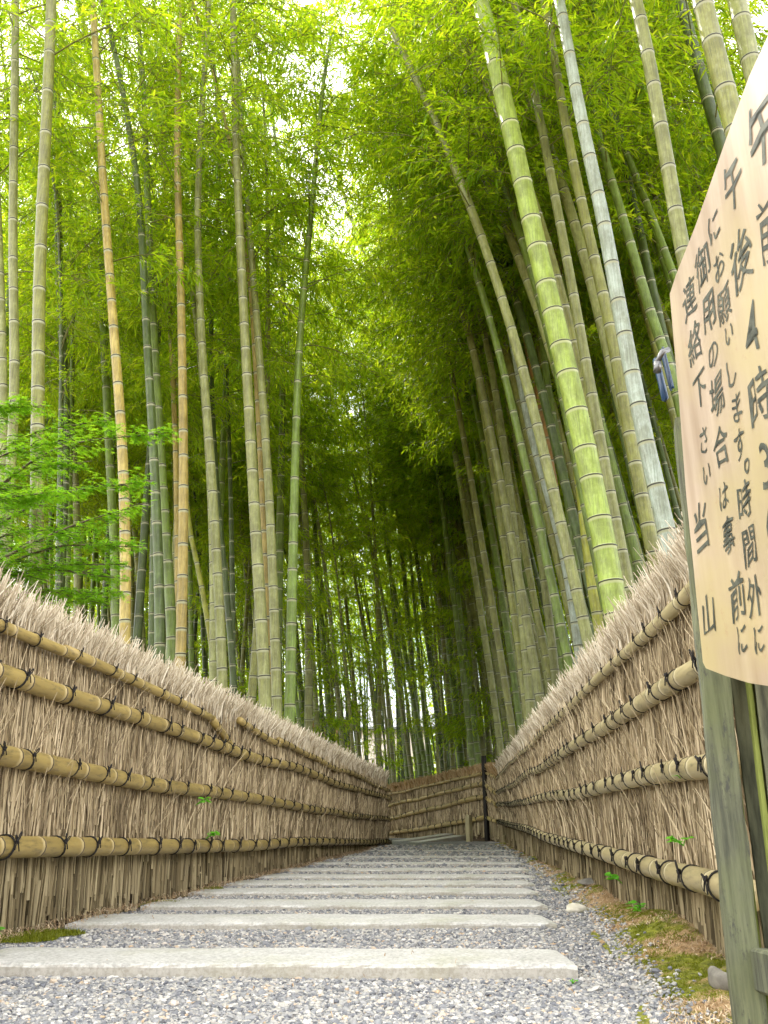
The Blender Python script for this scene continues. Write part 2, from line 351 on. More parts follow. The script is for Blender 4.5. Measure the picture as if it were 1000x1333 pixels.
def slab(cx, cy, zt, hx, hy, rot, label, seed):
    r_ = random.Random(seed); nx = 60; mb = MB(); xs = np.linspace(-hx, hx, nx); V = []
    g = np.random.default_rng(seed)
    def wob(n, a): q = np.convolve(g.normal(0, 1, n+8), np.ones(5)/5, 'valid')[:n]; return q*a
    wf = wob(nx, .006); wb = wob(nx, .006); wz_ = wob(nx, .003)
    h = .17; b = .012
    prof = [(-hy, -h), (-hy, -b), (-hy+b*.4, -b*.3), (-hy+b*1.3, 0), (0, .002), (hy-b*1.3, 0), (hy-b*.3, -b*.4), (hy, -h)]
    for k, x in enumerate(xs):
        e = 1-.008*(k in (0, nx-1))
        for (py, pz_) in prof: V.append((x, py*e+(wf[k] if py < 0 else wb[k] if py > 0 else 0)+g.normal(0, .0012), pz_+wz_[k]-.006*(k in (0, nx-1))*(pz_ > -.1)))
    m = len(prof); i = (np.arange(nx-1)[:, None]*m+np.arange(m-1)[None]).reshape(-1)
    mb.add(V, [np.stack([i, i+m, i+m+1, i+1], -1), np.array([list(range(m)), [(nx-1)*m+q for q in range(m-1, -1, -1)]])])
    o = mb.build('concrete_step', CONC, smooth=False); o.location = (cx, cy, zt); o.rotation_euler = (0, 0, rot)
    tag(o, label, 'step', 'concrete steps along the gravel path'); return o
for k, (y0, y1, zt, xl, xr) in enumerate(SF):
    slab((xl+xr)/2, (y0+y1)/2, zt, (xr-xl)/2, (y1-y0)/2, R(-1.2 if k == 0 else -.3), LBL[k], k)
for q, (a, b, lb) in enumerate([((500, 1097), (583, 1085), 'slanting narrow concrete step at the bend, farther of the two'), ((500, 1102), (600, 1087), 'slanting narrow concrete step at the bend, nearer of the two')]):
    A = at(*a, 19.6+1.5*(1-q)); B = at(*b, 22.0+1.0*(1-q)); c = (A+B)/2; d = B-A
    o = slab(c[0], c[1], c[2], np.linalg.norm(d)/2, .16, math.atan2(d[1], d[0]), lb, 40+q)
    o.rotation_euler = (0, -math.asin(d[2]/np.linalg.norm(d)), math.atan2(d[1], d[0]))
# pebbles as real stones
phi = (1+5**.5)/2
ICO = unit(np.array([(-1, phi, 0), (1, phi, 0), (-1, -phi, 0), (1, -phi, 0), (0, -1, phi), (0, 1, phi), (0, -1, -phi), (0, 1, -phi), (phi, 0, -1), (phi, 0, 1), (-phi, 0, -1), (-phi, 0, 1)]))
ICF = np.array([(0, 11, 5), (0, 5, 1), (0, 1, 7), (0, 7, 10), (0, 10, 11), (1, 5, 9), (5, 11, 4), (11, 10, 2), (10, 7, 6), (7, 1, 8), (3, 9, 4), (3, 4, 2), (3, 2, 6), (3, 6, 8), (3, 8, 9), (4, 9, 5), (2, 4, 11), (6, 2, 10), (8, 6, 7), (9, 8, 1)])
def rand_axes(n, tilt=1.0):
    a = rng.uniform(0, 2*math.pi, n); z = np.stack([rng.normal(0, tilt, n)*.4, rng.normal(0, tilt, n)*.4, np.ones(n)], -1); z = unit(z)
    x = unit(np.cross(np.stack([np.cos(a), np.sin(a), np.zeros(n)], -1), z)); return x, np.cross(z, x), z
def edge_r(Y): return np.interp(Y, [0, 2.6, 3.3, 4.2, 5.6, 7, 9, 13, 19], [.65, .74, .86, .98, 1.18, 1.32, 1.5, 1.85, 2.25])
def edge_l(Y): return lineX(SLF, Y)+.10
def scatter(n, y0, y1, bias=1.6):
    u = rng.random(n); q = 1-bias
    Y = (y0**q+u*(y1**q-y0**q))**(1/q)
    xa = edge_l(Y); xb = edge_r(Y)+np.abs(rng.normal(0, .05, n))*rng.choice([1, 1, -.5], n)
    X = xa+(xb-xa)*rng.random(n); X = np.minimum(X, lineX(SRF, Y)-.1); return X, Y
def bank_z(X, Y):
    e = edge_r(Y); f = lineX(SRF, Y)+.05; t = np.clip((X-e)/(f-e+1e-6), -.3, 1)
    return pz(X, Y)+.008+.075*np.clip(t+.05, 0, 1)**.7*(1+.35*np.sin(Y*3.1+1)*np.cos(X*5))*np.clip(1.5-Y*.05, .4, 1.3)
def pebbles(n, y0, y1, bias, s0):
    X, Y = scatter(n, y0, y1, bias); Z = np.where(X > edge_r(Y)-.04, np.maximum(pz(X, Y), bank_z(X, Y)), pz(X, Y))
    keep = np.ones(n, bool)
    for (a, b, zt, xl, xr) in SF: keep &= ~((Y > a-.006) & (Y < b+.004) & (X > xl-.01) & (X < xr+.01))
    X, Y, Z = X[keep], Y[keep], Z[keep]; n = len(X)
    s = s0*rng.lognormal(0, .28, n)*np.maximum(1, Y/5.5)
    x, y, z = rand_axes(n, .6); sx, sy, sz = s*rng.uniform(.8, 1.3, n), s*rng.uniform(.6, 1, n), s*rng.uniform(.42, .75, n)
    V = []
    jit = 1+rng.normal(0, .13, (n, 12, 1)); T = ICO[None]*jit
    P = np.stack([X, Y, Z+s*rng.uniform(-.1, .55, n)], -1)
    V = P[:, None]+T[..., 0:1]*(x*sx[:, None])[:, None]+T[..., 1:2]*(y*sy[:, None])[:, None]+T[..., 2:3]*(z*sz[:, None])[:, None]
    F = ICF[None]+(np.arange(n)*12)[:, None, None]
    return V.reshape(-1, 3), F.reshape(-1, 3)
Vp, Fp = pebbles(150000, 2.5, 18, 2.1, .0068)
o = mesh('gravel', Vp, Fp, PEB, smooth=False); tag(o, 'loose grey and white gravel between the concrete steps', 'gravel', kind='stuff')

# ------------------------------------------------------------------ right moss bank and litter
ysb = np.linspace(1.2, 19, 420); V = []
for y in ysb:
    e = edge_r(y)-.06+.03*math.sin(y*4.1)+.012*math.sin(y*11); f = lineX(SRF, y)+.1
    for q, x in enumerate(np.linspace(e, f, 26)): V.append((x, y, bank_z(x, y)-(.04 if q == 0 else 0)+rng.normal(0, .0025)))
i = (np.arange(len(ysb)-1)[:, None]*26+np.arange(25)[None]).reshape(-1)
tag(mesh('moss_bank', V, np.stack([i, i+1, i+27, i+26], -1), BANK), 'mossy bank strewn with rust brown straw along the foot of the right fence', 'moss', kind='stuff')
def blades(P, D, Lh, W, bend=.3):
    n = len(P); side = unit(np.cross(D, unit(rng.normal(0, 1, (n, 3))))); tip = P+D*Lh[:, None]+np.array([0, 0, -1.])*(Lh*bend*rng.random(n))[:, None]
    V = np.stack([P-side*W[:, None]/2, P+side*W[:, None]/2, tip], 1).reshape(-1, 3); return V, np.arange(3*n).reshape(-1, 3)
def moss_mask(X, Y): return np.sin(X*7.1+1.7*np.sin(Y*2.3))+np.sin(Y*3.7+X*2)+.8*np.sin(X*15+Y*9)
n = 90000; Y = 2.3+11*rng.random(n)**1.7; u = rng.random(n); X = edge_r(Y)+(lineX(SRF, Y)-edge_r(Y))*(.05+.95*u)
k = moss_mask(X, Y) > -.35; X, Y = X[k], Y[k]; P = np.stack([X, Y, bank_z(X, Y)-.002], -1)
D = unit(np.stack([rng.normal(0, .5, len(X)), rng.normal(0, .5, len(X)), np.ones(len(X))], -1))
V1, F1 = blades(P, D, rng.uniform(.004, .013, len(X)), rng.uniform(.0022, .005, len(X)))
# left moss patches too
n = 9000; cc = [(onslope(62, 1219)), onslope(200, 1178), onslope(262, 1160), onslope(25, 1228)]
P2 = []
for c in cc:
    m_ = n//4; a = rng.uniform(0, 6.28, m_); r_ = np.sqrt(rng.random(m_)); P2.append(np.stack([c[0]+.16*r_*np.cos(a), c[1]+.14*r_*np.sin(a), np.zeros(m_)], -1))
P2 = np.concatenate(P2); P2[:, 2] = pz(P2[:, 0], P2[:, 1])+.012; D = unit(np.stack([rng.normal(0, .5, len(P2)), rng.normal(0, .5, len(P2)), np.ones(len(P2))], -1))
V2, F2 = blades(P2, D, rng.uniform(.012, .026, len(P2)), rng.uniform(.004, .008, len(P2)))
o = mesh('moss', np.vstack([V1, V2]), np.vstack([F1, F2+len(V1)]), MOSSM, smooth=False); tag(o, 'olive green moss growing beside the path along both fences', 'moss', kind='stuff')
# straw litter: thin curved bits
def straws(P, yaw, Ls, W, lift):
    n = len(P); d = np.stack([np.cos(yaw), np.sin(yaw), rng.normal(0, .25, n)], -1); s = np.stack([-np.sin(yaw), np.cos(yaw), rng.normal(0, .2, n)], -1)
    mid = P+np.array([0, 0, 1.])*lift[:, None]; a = P-d*Ls[:, None]/2; b = P+d*Ls[:, None]/2+s*(Ls*.15)[:, None]; w_ = s*W[:, None]/2
    V = np.stack([a-w_, a+w_, mid-w_, mid+w_, b-w_, b+w_], 1).reshape(-1, 3); i = np.arange(n)[:, None]*6
    return V, np.concatenate([i+np.array([0, 1, 3, 2]), i+np.array([2, 3, 5, 4])])
n = 26000; Y = 2.2+15*rng.random(n)**2; u = rng.random(n)
X = edge_r(Y)+(lineX(SRF, Y)-edge_r(Y))*u; k = ((moss_mask(X, Y) < .0) & (rng.random(n) < .7)) | (u > .88); X, Y = X[k], Y[k]; Zb = bank_z(X, Y)
XL = rng.random(9000); YL = 2.5+14*rng.random(9000)**1.5; XL = lineX(SLF, YL)+.02+.16*XL**1.8
X = np.concatenate([X, XL]); Y = np.concatenate([Y, YL]); Zb = np.concatenate([Zb, pz(XL, YL)+.012+.03*rng.random(9000)])
Yf = 2.6+13*rng.random(420)**1.6; Xf = edge_l(Yf)+(edge_r(Yf)-edge_l(Yf))*rng.random(420)
X = np.concatenate([X, Xf]); Y = np.concatenate([Y, Yf]); zf_ = pz(Xf, Yf)+.006
for (a_, b_, zt_, xl_, xr_) in SF: zf_ = np.where((Yf > a_) & (Yf < b_), zt_+.003, zf_)
Zb = np.concatenate([Zb, zf_])
n = len(X); P = np.stack([X, Y, Zb+.003], -1)
V1, F1 = straws(P, rng.uniform(0, 6.28, n), rng.uniform(.007, .042, n)*np.maximum(1, Y/6), rng.uniform(.0008, .0032, n)*np.maximum(1, Y/6), rng.uniform(0, .012, n))
o = mesh('straw_litter', V1, F1, LITTER, smooth=False); tag(o, 'dry rust brown straw and leaf litter lying along the fence feet', 'litter', kind='stuff')
# stray pale leaves on the path, stones
def rock(name, P, s, m, label, cat='stone', seed=1, bend=0):
    g = np.random.default_rng(seed); import bmesh
    bm = bmesh.new(); bmesh.ops.create_icosphere(bm, subdivisions=3, radius=1)
    ph = g.uniform(0, 6, (6, 3)); fr = g.uniform(1, 3.4, (6, 3))
    for v in bm.verts:
        c = np.array(v.co); k = 1+.09*sum(math.sin(float(fr[q]@c+ph[q].sum())) for q in range(6))/1.5
        c = np.round(c*k*3.2)/3.2*.35+c*k*.65
        v.co = (c[0]*s[0]+bend*c[1]**2, c[1]*s[1], c[2]*s[2])
    me = bpy.data.meshes.new(name); bm.to_mesh(me); bm.free(); me.materials.append(m)
    for p in me.polygons: p.use_smooth = True
    o = bpy.data.objects.new(name, me); COL.objects.link(o); o.location = P; tag(o, label, cat); return o
PALE = plain('pale_stone', (.48, .44, .34), (.72, .68, .58), 9, .8, .4, .01)
GREYST = plain('grey_stone', (.14, .13, .11), (.27, .25, .21), 14, .8, .4, .01)
q = onslope(750, 1189); rock('stone', (q[0], q[1], bank_z(q[0], q[1])+.01), (.07, .05, .03), PALE, 'pale angular stone lying beside the right end of the second step', seed=3).rotation_euler = (0, .1, .6)
q = onslope(938, 1303); rock('stone', (q[0], q[1], bank_z(q[0], q[1])+.02), (.022, .11, .03), GREYST, 'long curved grey stone in the moss at the foot of the gate post', seed=5, bend=.02)
q = onslope(782, 1166); rock('stone', (q[0], q[1], bank_z(q[0], q[1])), (.17, .10, .03), GREYST, 'flat tan stone half buried in the moss by the fourth step', seed=8)

# ------------------------------------------------------------------ bamboo stems (culms and rails)
def culm(mb, P, r0, r1, nodes, n=10, power=1.2, bulge=1.07, wide=1.0):
    """P: dense points of the axis; nodes: arc lengths of the nodes"""
    P = np.asarray(P, float); s = np.concatenate([[0], np.cumsum(np.linalg.norm(np.diff(P, axis=0), axis=1))]); Lt = s[-1]
    q = [0]; a = [0]; rr = [1.0]
    for k in nodes:
        if k < .08 or k > Lt-.06: continue
        q += [k-.045*wide, k-.012*wide, k-.003*wide, k+.004*wide, k+.014*wide]; a += [0, .5, 1, 1, 0]; rr += [1, 1.005, bulge, bulge*.995, 1.0]
    q.append(Lt); a.append(0); rr.append(1.0); q = np.array(q)
    o_ = np.argsort(q); q = q[o_]; a = np.array(a)[o_]; rr = np.array(rr)[o_]
    C = np.stack([np.interp(q, s, P[:, i]) for i in range(3)], -1)
    rad = (r0+(r1-r0)*(q/Lt)**power)*rr
    tube(mb, C, rad, n, a)
def node_list(L0, d0, d1, g):
    out_ = []; k = g.uniform(.1, .3)
    while k < L0: out_.append(k); k += (d0+(d1-d0)*math.sin(min(1, k/L0)*math.pi*.8))*g.uniform(.8, 1.2)
    return out_
def spline(P, n=40):
    P = np.asarray(P, float); m = len(P)
    if m == 2: t = np.linspace(0, 1, n)[:, None]; return P[0]*(1-t)+P[1]*t
    d = np.concatenate([[0], np.cumsum(np.linalg.norm(np.diff(P, axis=0), axis=1))])
    M = np.zeros((m, 3)); M[1:-1] = (P[2:]-P[:-2])/(d[2:]-d[:-2])[:, None]; M[0] = (P[1]-P[0])/(d[1]-d[0]); M[-1] = (P[-1]-P[-2])/(d[-1]-d[-2])
    t = np.linspace(0, d[-1], n); k = np.clip(np.searchsorted(d, t, 'right')-1, 0, m-2); h = (d[k+1]-d[k])[:, None]; u = ((t-d[k])[:, None])/h
    return (2*u**3-3*u**2+1)*P[k]+(u**3-2*u**2+u)*h*M[k]+(-2*u**3+3*u**2)*P[k+1]+(u**3-u**2)*h*M[k+1]
def leaf_quads(P, D, Lh, W, N):
    n = len(P); S = unit(np.cross(D, N)); a = P+D*(Lh*.33)[:, None]; b = P+D*(Lh*.7)[:, None]-np.array([0, 0, 1.])*(Lh*.06)[:, None]; t = P+D*Lh[:, None]-np.array([0, 0, 1.])*(Lh*.2)[:, None]
    w_ = S*(W/2)[:, None]
    V = np.stack([P, a-w_, a+w_, b-w_*.7, b+w_*.7, t], 1).reshape(-1, 3); i = np.arange(n)[:, None]*6
    return V, [i+np.array([1, 2, 4, 3]), np.concatenate([i+np.array([0, 2, 1]), i+np.array([3, 4, 5])])]
def crown(P, s0, nbr, blen, leaves_per, lsize, g, twn=4):
    """branches and leaf sprays along the upper part of an axis P; returns one MB for twigs, and leaf arrays"""
    P = np.asarray(P); s = np.concatenate([[0], np.cumsum(np.linalg.norm(np.diff(P, axis=0), axis=1))]); Lt = s[-1]
    tb = MB(); LP, LD = [], []
    for b in range(nbr):
        u = s0+(1-s0)*((b+g.random())/nbr); c = np.array([np.interp(u*Lt, s, P[:, i]) for i in range(3)])
        az = g.uniform(0, 2*math.pi); el = R(g.uniform(15, 55))
        f = (u-s0)/(1-s0); Lb = blen*(.55+.75*math.sin(math.pi*min(1, .15+.8*f)))*g.uniform(.7, 1.25)
        d = np.array([math.cos(az)*math.cos(el), math.sin(az)*math.cos(el), math.sin(el)])
        t = np.linspace(0, 1, 6)[:, None]; B = c+d*Lb*t-np.array([0, 0, 1.])*(Lb*.42)*t**2.2
        tube(tb, B, np.linspace(.011, .003, 6), 3, cap=False)
        nt_ = max(3, int(twn*Lb/.9)+2)
        for k in range(nt_):
            v = .22+.78*(k+g.random())/nt_; p = np.array([np.interp(v, t[:, 0], B[:, i]) for i in range(3)])
            a2 = az+g.choice([-1, 1])*g.uniform(.4, 1.3); e2 = R(g.uniform(-25, 35)); L2 = Lb*g.uniform(.22, .45)
            d2 = np.array([math.cos(a2)*math.cos(e2), math.sin(a2)*math.cos(e2), math.sin(e2)])
            t2 = np.linspace(0, 1, 4)[:, None]; B2 = p+d2*L2*t2-np.array([0, 0, 1.])*(L2*.4)*t2**2
            tube(tb, B2[[0, 2, 3]], np.array([.005, .0035, .002]), 3, cap=False)
            m_ = leaves_per; w2 = g.random(m_)**.8; q = np.stack([np.interp(w2, t2[:, 0], B2[:, i]) for i in range(3)], -1)+g.normal(0, .035, (m_, 3))
            aa = a2+g.normal(0, .9, m_); ee = g.normal(-.45, .42, m_)
            LP.append(q); LD.append(np.stack([np.cos(aa)*np.cos(ee), np.sin(aa)*np.cos(ee), np.sin(ee)], -1))
    LP = np.concatenate(LP); LD = np.concatenate(LD); n = len(LP)
    Lh = lsize*g.uniform(.65, 1.25, n); N = unit(np.stack([g.normal(0, .6, n), g.normal(0, .6, n), np.ones(n)], -1))
    V, F = leaf_quads(LP, LD, Lh, Lh*g.uniform(.13, .19, n), N)
    lb = MB(); lb.add(V, F); return tb, lb

GROUPB = 'bamboo culms of the grove'
def bamboo(base, axis, r0, r1, mk, label, g, n=12, crown_s=.45, nbr=26, blen=1.5, lp=26, ls=.13, group=None, name='bamboo', nd0=.16, nd1=.34):
    e = empty(name, base, label, 'bamboo', group)
    P = np.asarray(axis)-np.asarray(base)
    Lt = np.linalg.norm(np.diff(P, axis=0), axis=1).sum()
    mb = MB(); culm(mb, P, r0, r1, node_list(Lt, nd0, nd1, g), n); mb.build('culm', BM[mk], e)
    if nbr:
        tb, lb = crown(P, crown_s, nbr, blen, lp, ls, g); tb.build('branches', BM['olive'], e); lb.build('foliage', BLEAF, e, smooth=False)
    return e
# hand-placed culms: points (pixel x, pixel y, width px) seen in the photograph, at depth Y; each is carried down to the soil and up to its tip
FG = [
 # left side
 (8.6, 'grey', [(17, 560, 13), (17, 300, 11), (20, 0, 9)], 'slim pale grey bamboo nearest the left edge', 14),
 (7.6, 'olive', [(46, 740, 18), (49, 560, 17.5), (52, 350, 15.5), (67, 0, 12.5)], 'thick olive bamboo rising through the maple near the left edge', 14),
 (12, 'dark', [(86, 560, 11), (78, 380, 10), (74, 150, 9)], 'dark green bamboo just right of the thick olive one at left', 15),
 (9.5, 'tan', [(163, 810, 15), (160, 600, 14), (146, 400, 12), (134, 230, 10), (121, 10, 8)], 'tan yellow bamboo left of the dark pair, leaning left', 15),
 (13, 'green', [(151, 800, 12), (143, 600, 12), (134, 400, 11), (130, 220, 9)], 'green bamboo half hidden behind the tan yellow leaning one', 14),
 (10.2, 'dark', [(208, 840, 15), (203, 650, 14), (192, 450, 11), (180, 250, 8), (160, 120, 5)], 'left stem of the deep green pair above the left fence', 15),
 (10.8, 'green', [(224, 850, 15), (213, 650, 13), (201, 450, 11), (192, 250, 9), (186, 100, 6)], 'right stem of the deep green pair above the left fence', 15),
 (13, 'tan', [(231, 830, 9), (229, 600, 8), (221, 400, 7), (212, 210, 5)], 'thin tan bamboo just left of the upright golden one', 13),
 (10, 'tan', [(235, 860, 15), (239, 620, 14), (236, 400, 11), (231, 200, 8), (234, 0, 6)], 'upright golden tan bamboo above the left fence', 16),
 (10.5, 'grey', [(290, 900, 14), (277, 640, 13), (262, 430, 10), (258, 250, 8), (272, 0, 6)], 'grey green bamboo curving right of the golden one', 16),
 (14, 'dark', [(305, 900, 9), (280, 600, 7), (275, 420, 6), (284, 260, 5)], 'dark slender bamboo behind the curving grey green one', 14),
 (10, 'grey', [(346, 930, 17), (330, 640, 16), (317, 400, 12.5), (308, 200, 9), (303, 0, 7)], 'pale grey green bamboo left of the centre gap', 17),
 (11.5, 'tan', [(352, 925, 8), (341, 640, 7), (328, 400, 6)], 'thin tan bamboo between two pale thick ones by the centre gap', 13),
 (11.2, 'grey', [(361, 935, 14), (350, 640, 13), (333, 400, 10), (318, 210, 7), (308, 60, 5)], 'brownish grey bamboo second left of the centre gap', 16),
 (11.5, 'green', [(377, 940, 15), (382, 700, 12), (390, 450, 10), (405, 280, 8), (420, 120, 5)], 'mid green bamboo at the centre leaning right at its top', 7),
 (9.0, 'grey', [(2, 700, 12), (4, 500, 11), (-4, 250, 9)], 'pale bamboo cut by the left edge behind the maple', 14),
 (13, 'yellow', [(280, 880, 8), (262, 760, 7), (246, 680, 6), (238, 560, 5)], 'short yellow bamboo leaning left behind the golden one', 8),
 # right side
 (8.0, 'bright', [(800, 785, 32), (765, 600, 31), (735, 470, 29), (700, 325, 27), (672, 200, 25), (648, 95, 22), (625, 0, 20)], 'very thick bright yellow green bamboo at right of centre', 16),
 (7.2, 'blue', [(874, 720, 25), (842, 580, 23), (812, 430, 20), (786, 290, 17), (756, 150, 14), (728, 0, 10)], 'thick powdery blue white bamboo left of the sign', 16),
 (9.0, 'grey', [(822, 790, 17), (790, 620, 17), (757, 440, 15), (731, 300, 13), (708, 180, 11), (688, 80, 9)], 'mottled grey green bamboo right of the thick bright one', 16),
 (8.4, 'olive', [(856, 750, 20), (828, 610, 19), (793, 420, 16), (763, 290, 13), (738, 170, 10), (712, 20, 7)], 'mottled olive bamboo just left of the powdery one', 16),
 (6.6, 'grey', [(903, 400, 22), (884, 300, 21), (865, 190, 19), (845, 80, 17), (828, 0, 15)], 'pale lichen mottled bamboo rising behind the sign tip', 14),
 (5.6, 'olive', [(975, 250, 29), (958, 170, 28), (934, 80, 26), (914, 0, 24)], 'thick olive grey bamboo above the sign at the top right', 14),
 (6.2, 'grey', [(1010, 200, 26), (990, 130, 25), (975, 70, 24), (955, -20, 22)], 'pale yellow mottled bamboo in the top right corner', 14),
 (9.5, 'green', [(905, 620, 17), (878, 500, 17), (845, 400, 15), (816, 300, 13), (786, 200, 11), (757, 90, 8)], 'green bamboo crossing between the powdery one and the sign', 15),
 (10.5, 'dark', [(895, 560, 14), (862, 430, 13), (835, 310, 12), (806, 180, 10), (772, 0, 8)], 'deep green bamboo leaning left behind the sign edge', 15),
 (11, 'dark', [(856, 760, 14), (820, 600, 14), (786, 440, 13), (757, 300, 12), (726, 160, 10), (700, 30, 8)], 'deep green bamboo behind the powdery one', 15),
 (8.5, 'dark', [(955, 260, 17), (936, 180, 16), (910, 90, 15), (886, 0, 14)], 'dark green bamboo left of the thick olive grey one at top right', 14),
 (24, 'olive', [(652, 1000, 13), (632, 870, 12), (605, 745, 11), (578, 640, 10), (543, 540, 9), (505, 430, 7), (466, 310, 5), (440, 230, 4)], 'long olive bamboo slanting left across the grove at the centre', 17),
 (14, 'grey', [(690, 910, 13), (676, 760, 12), (660, 610, 11), (638, 470, 10), (612, 350, 8), (590, 240, 6)], 'pale grey bamboo right of the long slanting one', 15),
 (14.5, 'grey', [(722, 870, 12), (704, 720, 11), (686, 590, 10), (660, 460, 9), (632, 345, 8), (608, 230, 6)], 'grey mottled bamboo second right of the long slanting one', 15),
 (13, 'blue', [(754, 850, 13), (735, 730, 12), (712, 640, 11), (690, 560, 9.5), (664, 430, 8), (640, 300, 6)], 'blue grey powdery slim bamboo left of the thick bright one', 15),
 (14, 'brown', [(742, 760, 9), (726, 650, 9), (708, 550, 8), (692, 480, 7), (674, 400, 6)], 'dead orange brown bamboo left of the thick bright one', 12),
 (12, 'brown', [(812, 770, 10), (800, 700, 10), (783, 600, 10), (764, 500, 9), (742, 410, 8), (722, 330, 6)], 'dead orange brown bamboo just right of the thick bright one', 13),
 (11, 'yellow', [(785, 850, 16), (768, 740, 15), (752, 610, 13), (728, 480, 11), (705, 370, 9)], 'yellow green bamboo tight against the left of the thick bright one', 14),
 (13, 'green', [(770, 860, 13), (752, 760, 12), (738, 640, 12), (716, 520, 10), (700, 400, 8)], 'green bamboo between the yellow green and the blue grey ones', 14),
 (16, 'green', [(736, 880, 12), (714, 760, 12), (700, 640, 11), (682, 520, 9), (664, 400, 7)], 'mid green bamboo with pale rings left of the blue grey one', 14),
 (25, 'green', [(600, 990, 10), (584, 830, 10), (562, 690, 9), (545, 560, 8)], 'green bamboo by the far end of the path beneath the slanting one', 14),
 (25.5, 'grey', [(618, 985, 9), (612, 850, 9), (592, 720, 9), (566, 600, 7)], 'greyish bamboo crossing behind the slanting one', 14),
 (24, 'olive', [(640, 700, 8), (640, 560, 7), (622, 430, 6)], 'dim olive bamboo standing upright behind the pale grey one', 12),
]
_g = np.random.default_rng(21); KW = {'green': 'green', 'olive': 'olive', 'grey': 'greyish', 'dark': 'dark', 'yellow': 'yellow'}
EX = [(612, 22.5, .11, 'green'), (628, 24, .10, 'grey'), (668, 16, .15, 'olive'), (679, 19, .13, 'green'), (700, 17, .17, 'green'), (711, 13.5, .16, 'grey'), (731, 15.5, .19, 'olive'), (748, 17, .18, 'grey'), (760, 11.5, .20, 'green'), (776, 14, .20, 'olive'),
      (790, 10, .21, 'grey'), (806, 12.5, .22, 'dark'), (815, 10.5, .19, 'green'), (834, 11, .23, 'grey'), (845, 9.3, .21, 'olive'), (863, 12, .24, 'green'), (882, 10, .22, 'grey'), (650, 20, .14, 'grey'), (690, 15, .12, 'olive'), (604, 26, .08, 'olive'), (620, 26, .12, 'grey'), (636, 25.5, .10, 'grey'), (645, 25, .13, 'olive'), (660, 22, .14, 'grey'), (672, 23, .11, 'grey'), (684, 21, .15, 'grey'), (696, 22, .13, 'olive'), (706, 19, .16, 'grey'), (724, 18, .15, 'grey')]
ORD = ['first', 'second', 'third', 'fourth', 'fifth', 'sixth', 'seventh', 'eighth', 'ninth', 'tenth', 'eleventh', 'twelfth', 'thirteenth', 'fourteenth']; cnt_ = {}
for bx_, Y_, sl_, mk_ in sorted(EX):
    yb_ = 1098-(bx_-657)*1.12 if bx_ > 657 else 990; yb_ = min(yb_, 960); w0 = _g.uniform(.115, .15)*1224/Y_; c_ = _g.uniform(.00003, .00008)
    pts_ = [(bx_-sl_*(yb_-yy)-c_*(yb_-yy)**2, yy, w0*(1-.45*(yb_-yy)/900)) for yy in (yb_, yb_-160, yb_-320, yb_-470)]
    q_ = cnt_.get(mk_, 0); cnt_[mk_] = q_+1
    FG.append((Y_, mk_, pts_, f'{ORD[q_]} {KW[mk_]} bamboo from the left among the plain ones leaning behind the right fence', 9))
fgxy = []; FGPX = []
for k, (Y, mk, pts, label, H) in enumerate(FG):
    g = np.random.default_rng(100+k)
    P = [at(x, y, Y) for x, y, _ in pts]
    lo = P[0]; d = P[1]-P[0]; d = d/d[2]; z0 = float(gz(lo[0], Y))-.1; sl = d*.5; sl[2] = 1
    base = lo-sl*(lo[2]-z0); base[1] = Y; base[2] = z0
    last = P[-1]; d = P[-1]-P[-2]; d = d/np.linalg.norm(d); zt = max(H*1.25, last[2]+2.5) if H > 7.5 else last[2]+.8
    ext = []; p = last.copy()
    side = 1 if d[0] > 0 else -1
    while p[2] < zt:
        d = unit(d+np.array([side*.035, g.normal(0, .02), -.02])); p = p+d*1.2; ext.append(p.copy())
        if len(ext) > 14: break
    axis = spline(np.array([base]+P+ext), 60)
    dd = ray(pts[0][0], pts[0][1]); depth = Y/dd[1]; r0 = pts[0][2]/FPX*depth/2
    dd = ray(pts[-1][0], pts[-1][1]); depth1 = Y/dd[1]; rl = pts[-1][2]/FPX*depth1/2
    Lt = np.linalg.norm(np.diff(axis, axis=0), axis=1).sum(); Ll = np.linalg.norm(np.diff(np.array([base]+P), axis=0), axis=1).sum()
    slope = (r0-rl)/max(Ll, 1); r1 = max(.008, r0-slope*Lt)
    cs = min(.8, max(.36, (8.5 if Y < 9 or pts[0][0] > 500 else 6.6)/Lt))
    small = 'short' in label
    bamboo(base, axis, r0*1.02, r1, mk, label, g, n=16 if Y < 10 else 12, crown_s=cs, nbr=8 if small else 24, blen=1.5, lp=22, ls=.14, group=GROUPB, nd0=.26, nd1=.52)
    fgxy.append((base[0], base[1])); FGPX.append((pts[0][0], label.split(' bamboo')[0] if 'stem' not in label else 'deep green paired'))
print('fg done', len(fgxy))

# prototypes for the rest of the grove
def proto_axis(H, lean, curve, g, wig=.25):
    z = np.linspace(0, 1, 30); x = -lean*H*z-curve*H*z**3+wig*np.sin(z*5+g.uniform(0, 6))*z
    y = wig*np.sin(z*4+g.uniform(0, 6))*z; return np.stack([x, y, H*z*(1-.3*curve*z**2)], -1)
protos = []
PK = [('green', .072, 18, .10, .06), ('olive', .065, 17, .06, .10), ('olive', .07, 19, .12, .05), ('grey', .08, 18, .08, .08), ('dark', .06, 16, .03, .12), ('green', .08, 20, .09, .10), ('grey', .065, 17, .13, .04), ('dark', .07, 19, .07, .08), ('olive', .06, 16, .02, .10), ('green', .05, 13, .10, .10), ('olive', .05, 12, .04, .12)]
for k, (mk, r, H, lean, cv) in enumerate(PK):
    g = np.random.default_rng(300+k); ax = proto_axis(H, lean, cv, g)
    e = bamboo((0, 0, 0), ax, r*1.15, .008, mk, None, g, n=8, crown_s=.48 if k < 9 else .16, nbr=36 if k < 9 else 34, blen=1.9, lp=26, ls=.148, nd0=.24, nd1=.46)
    protos.append(e)
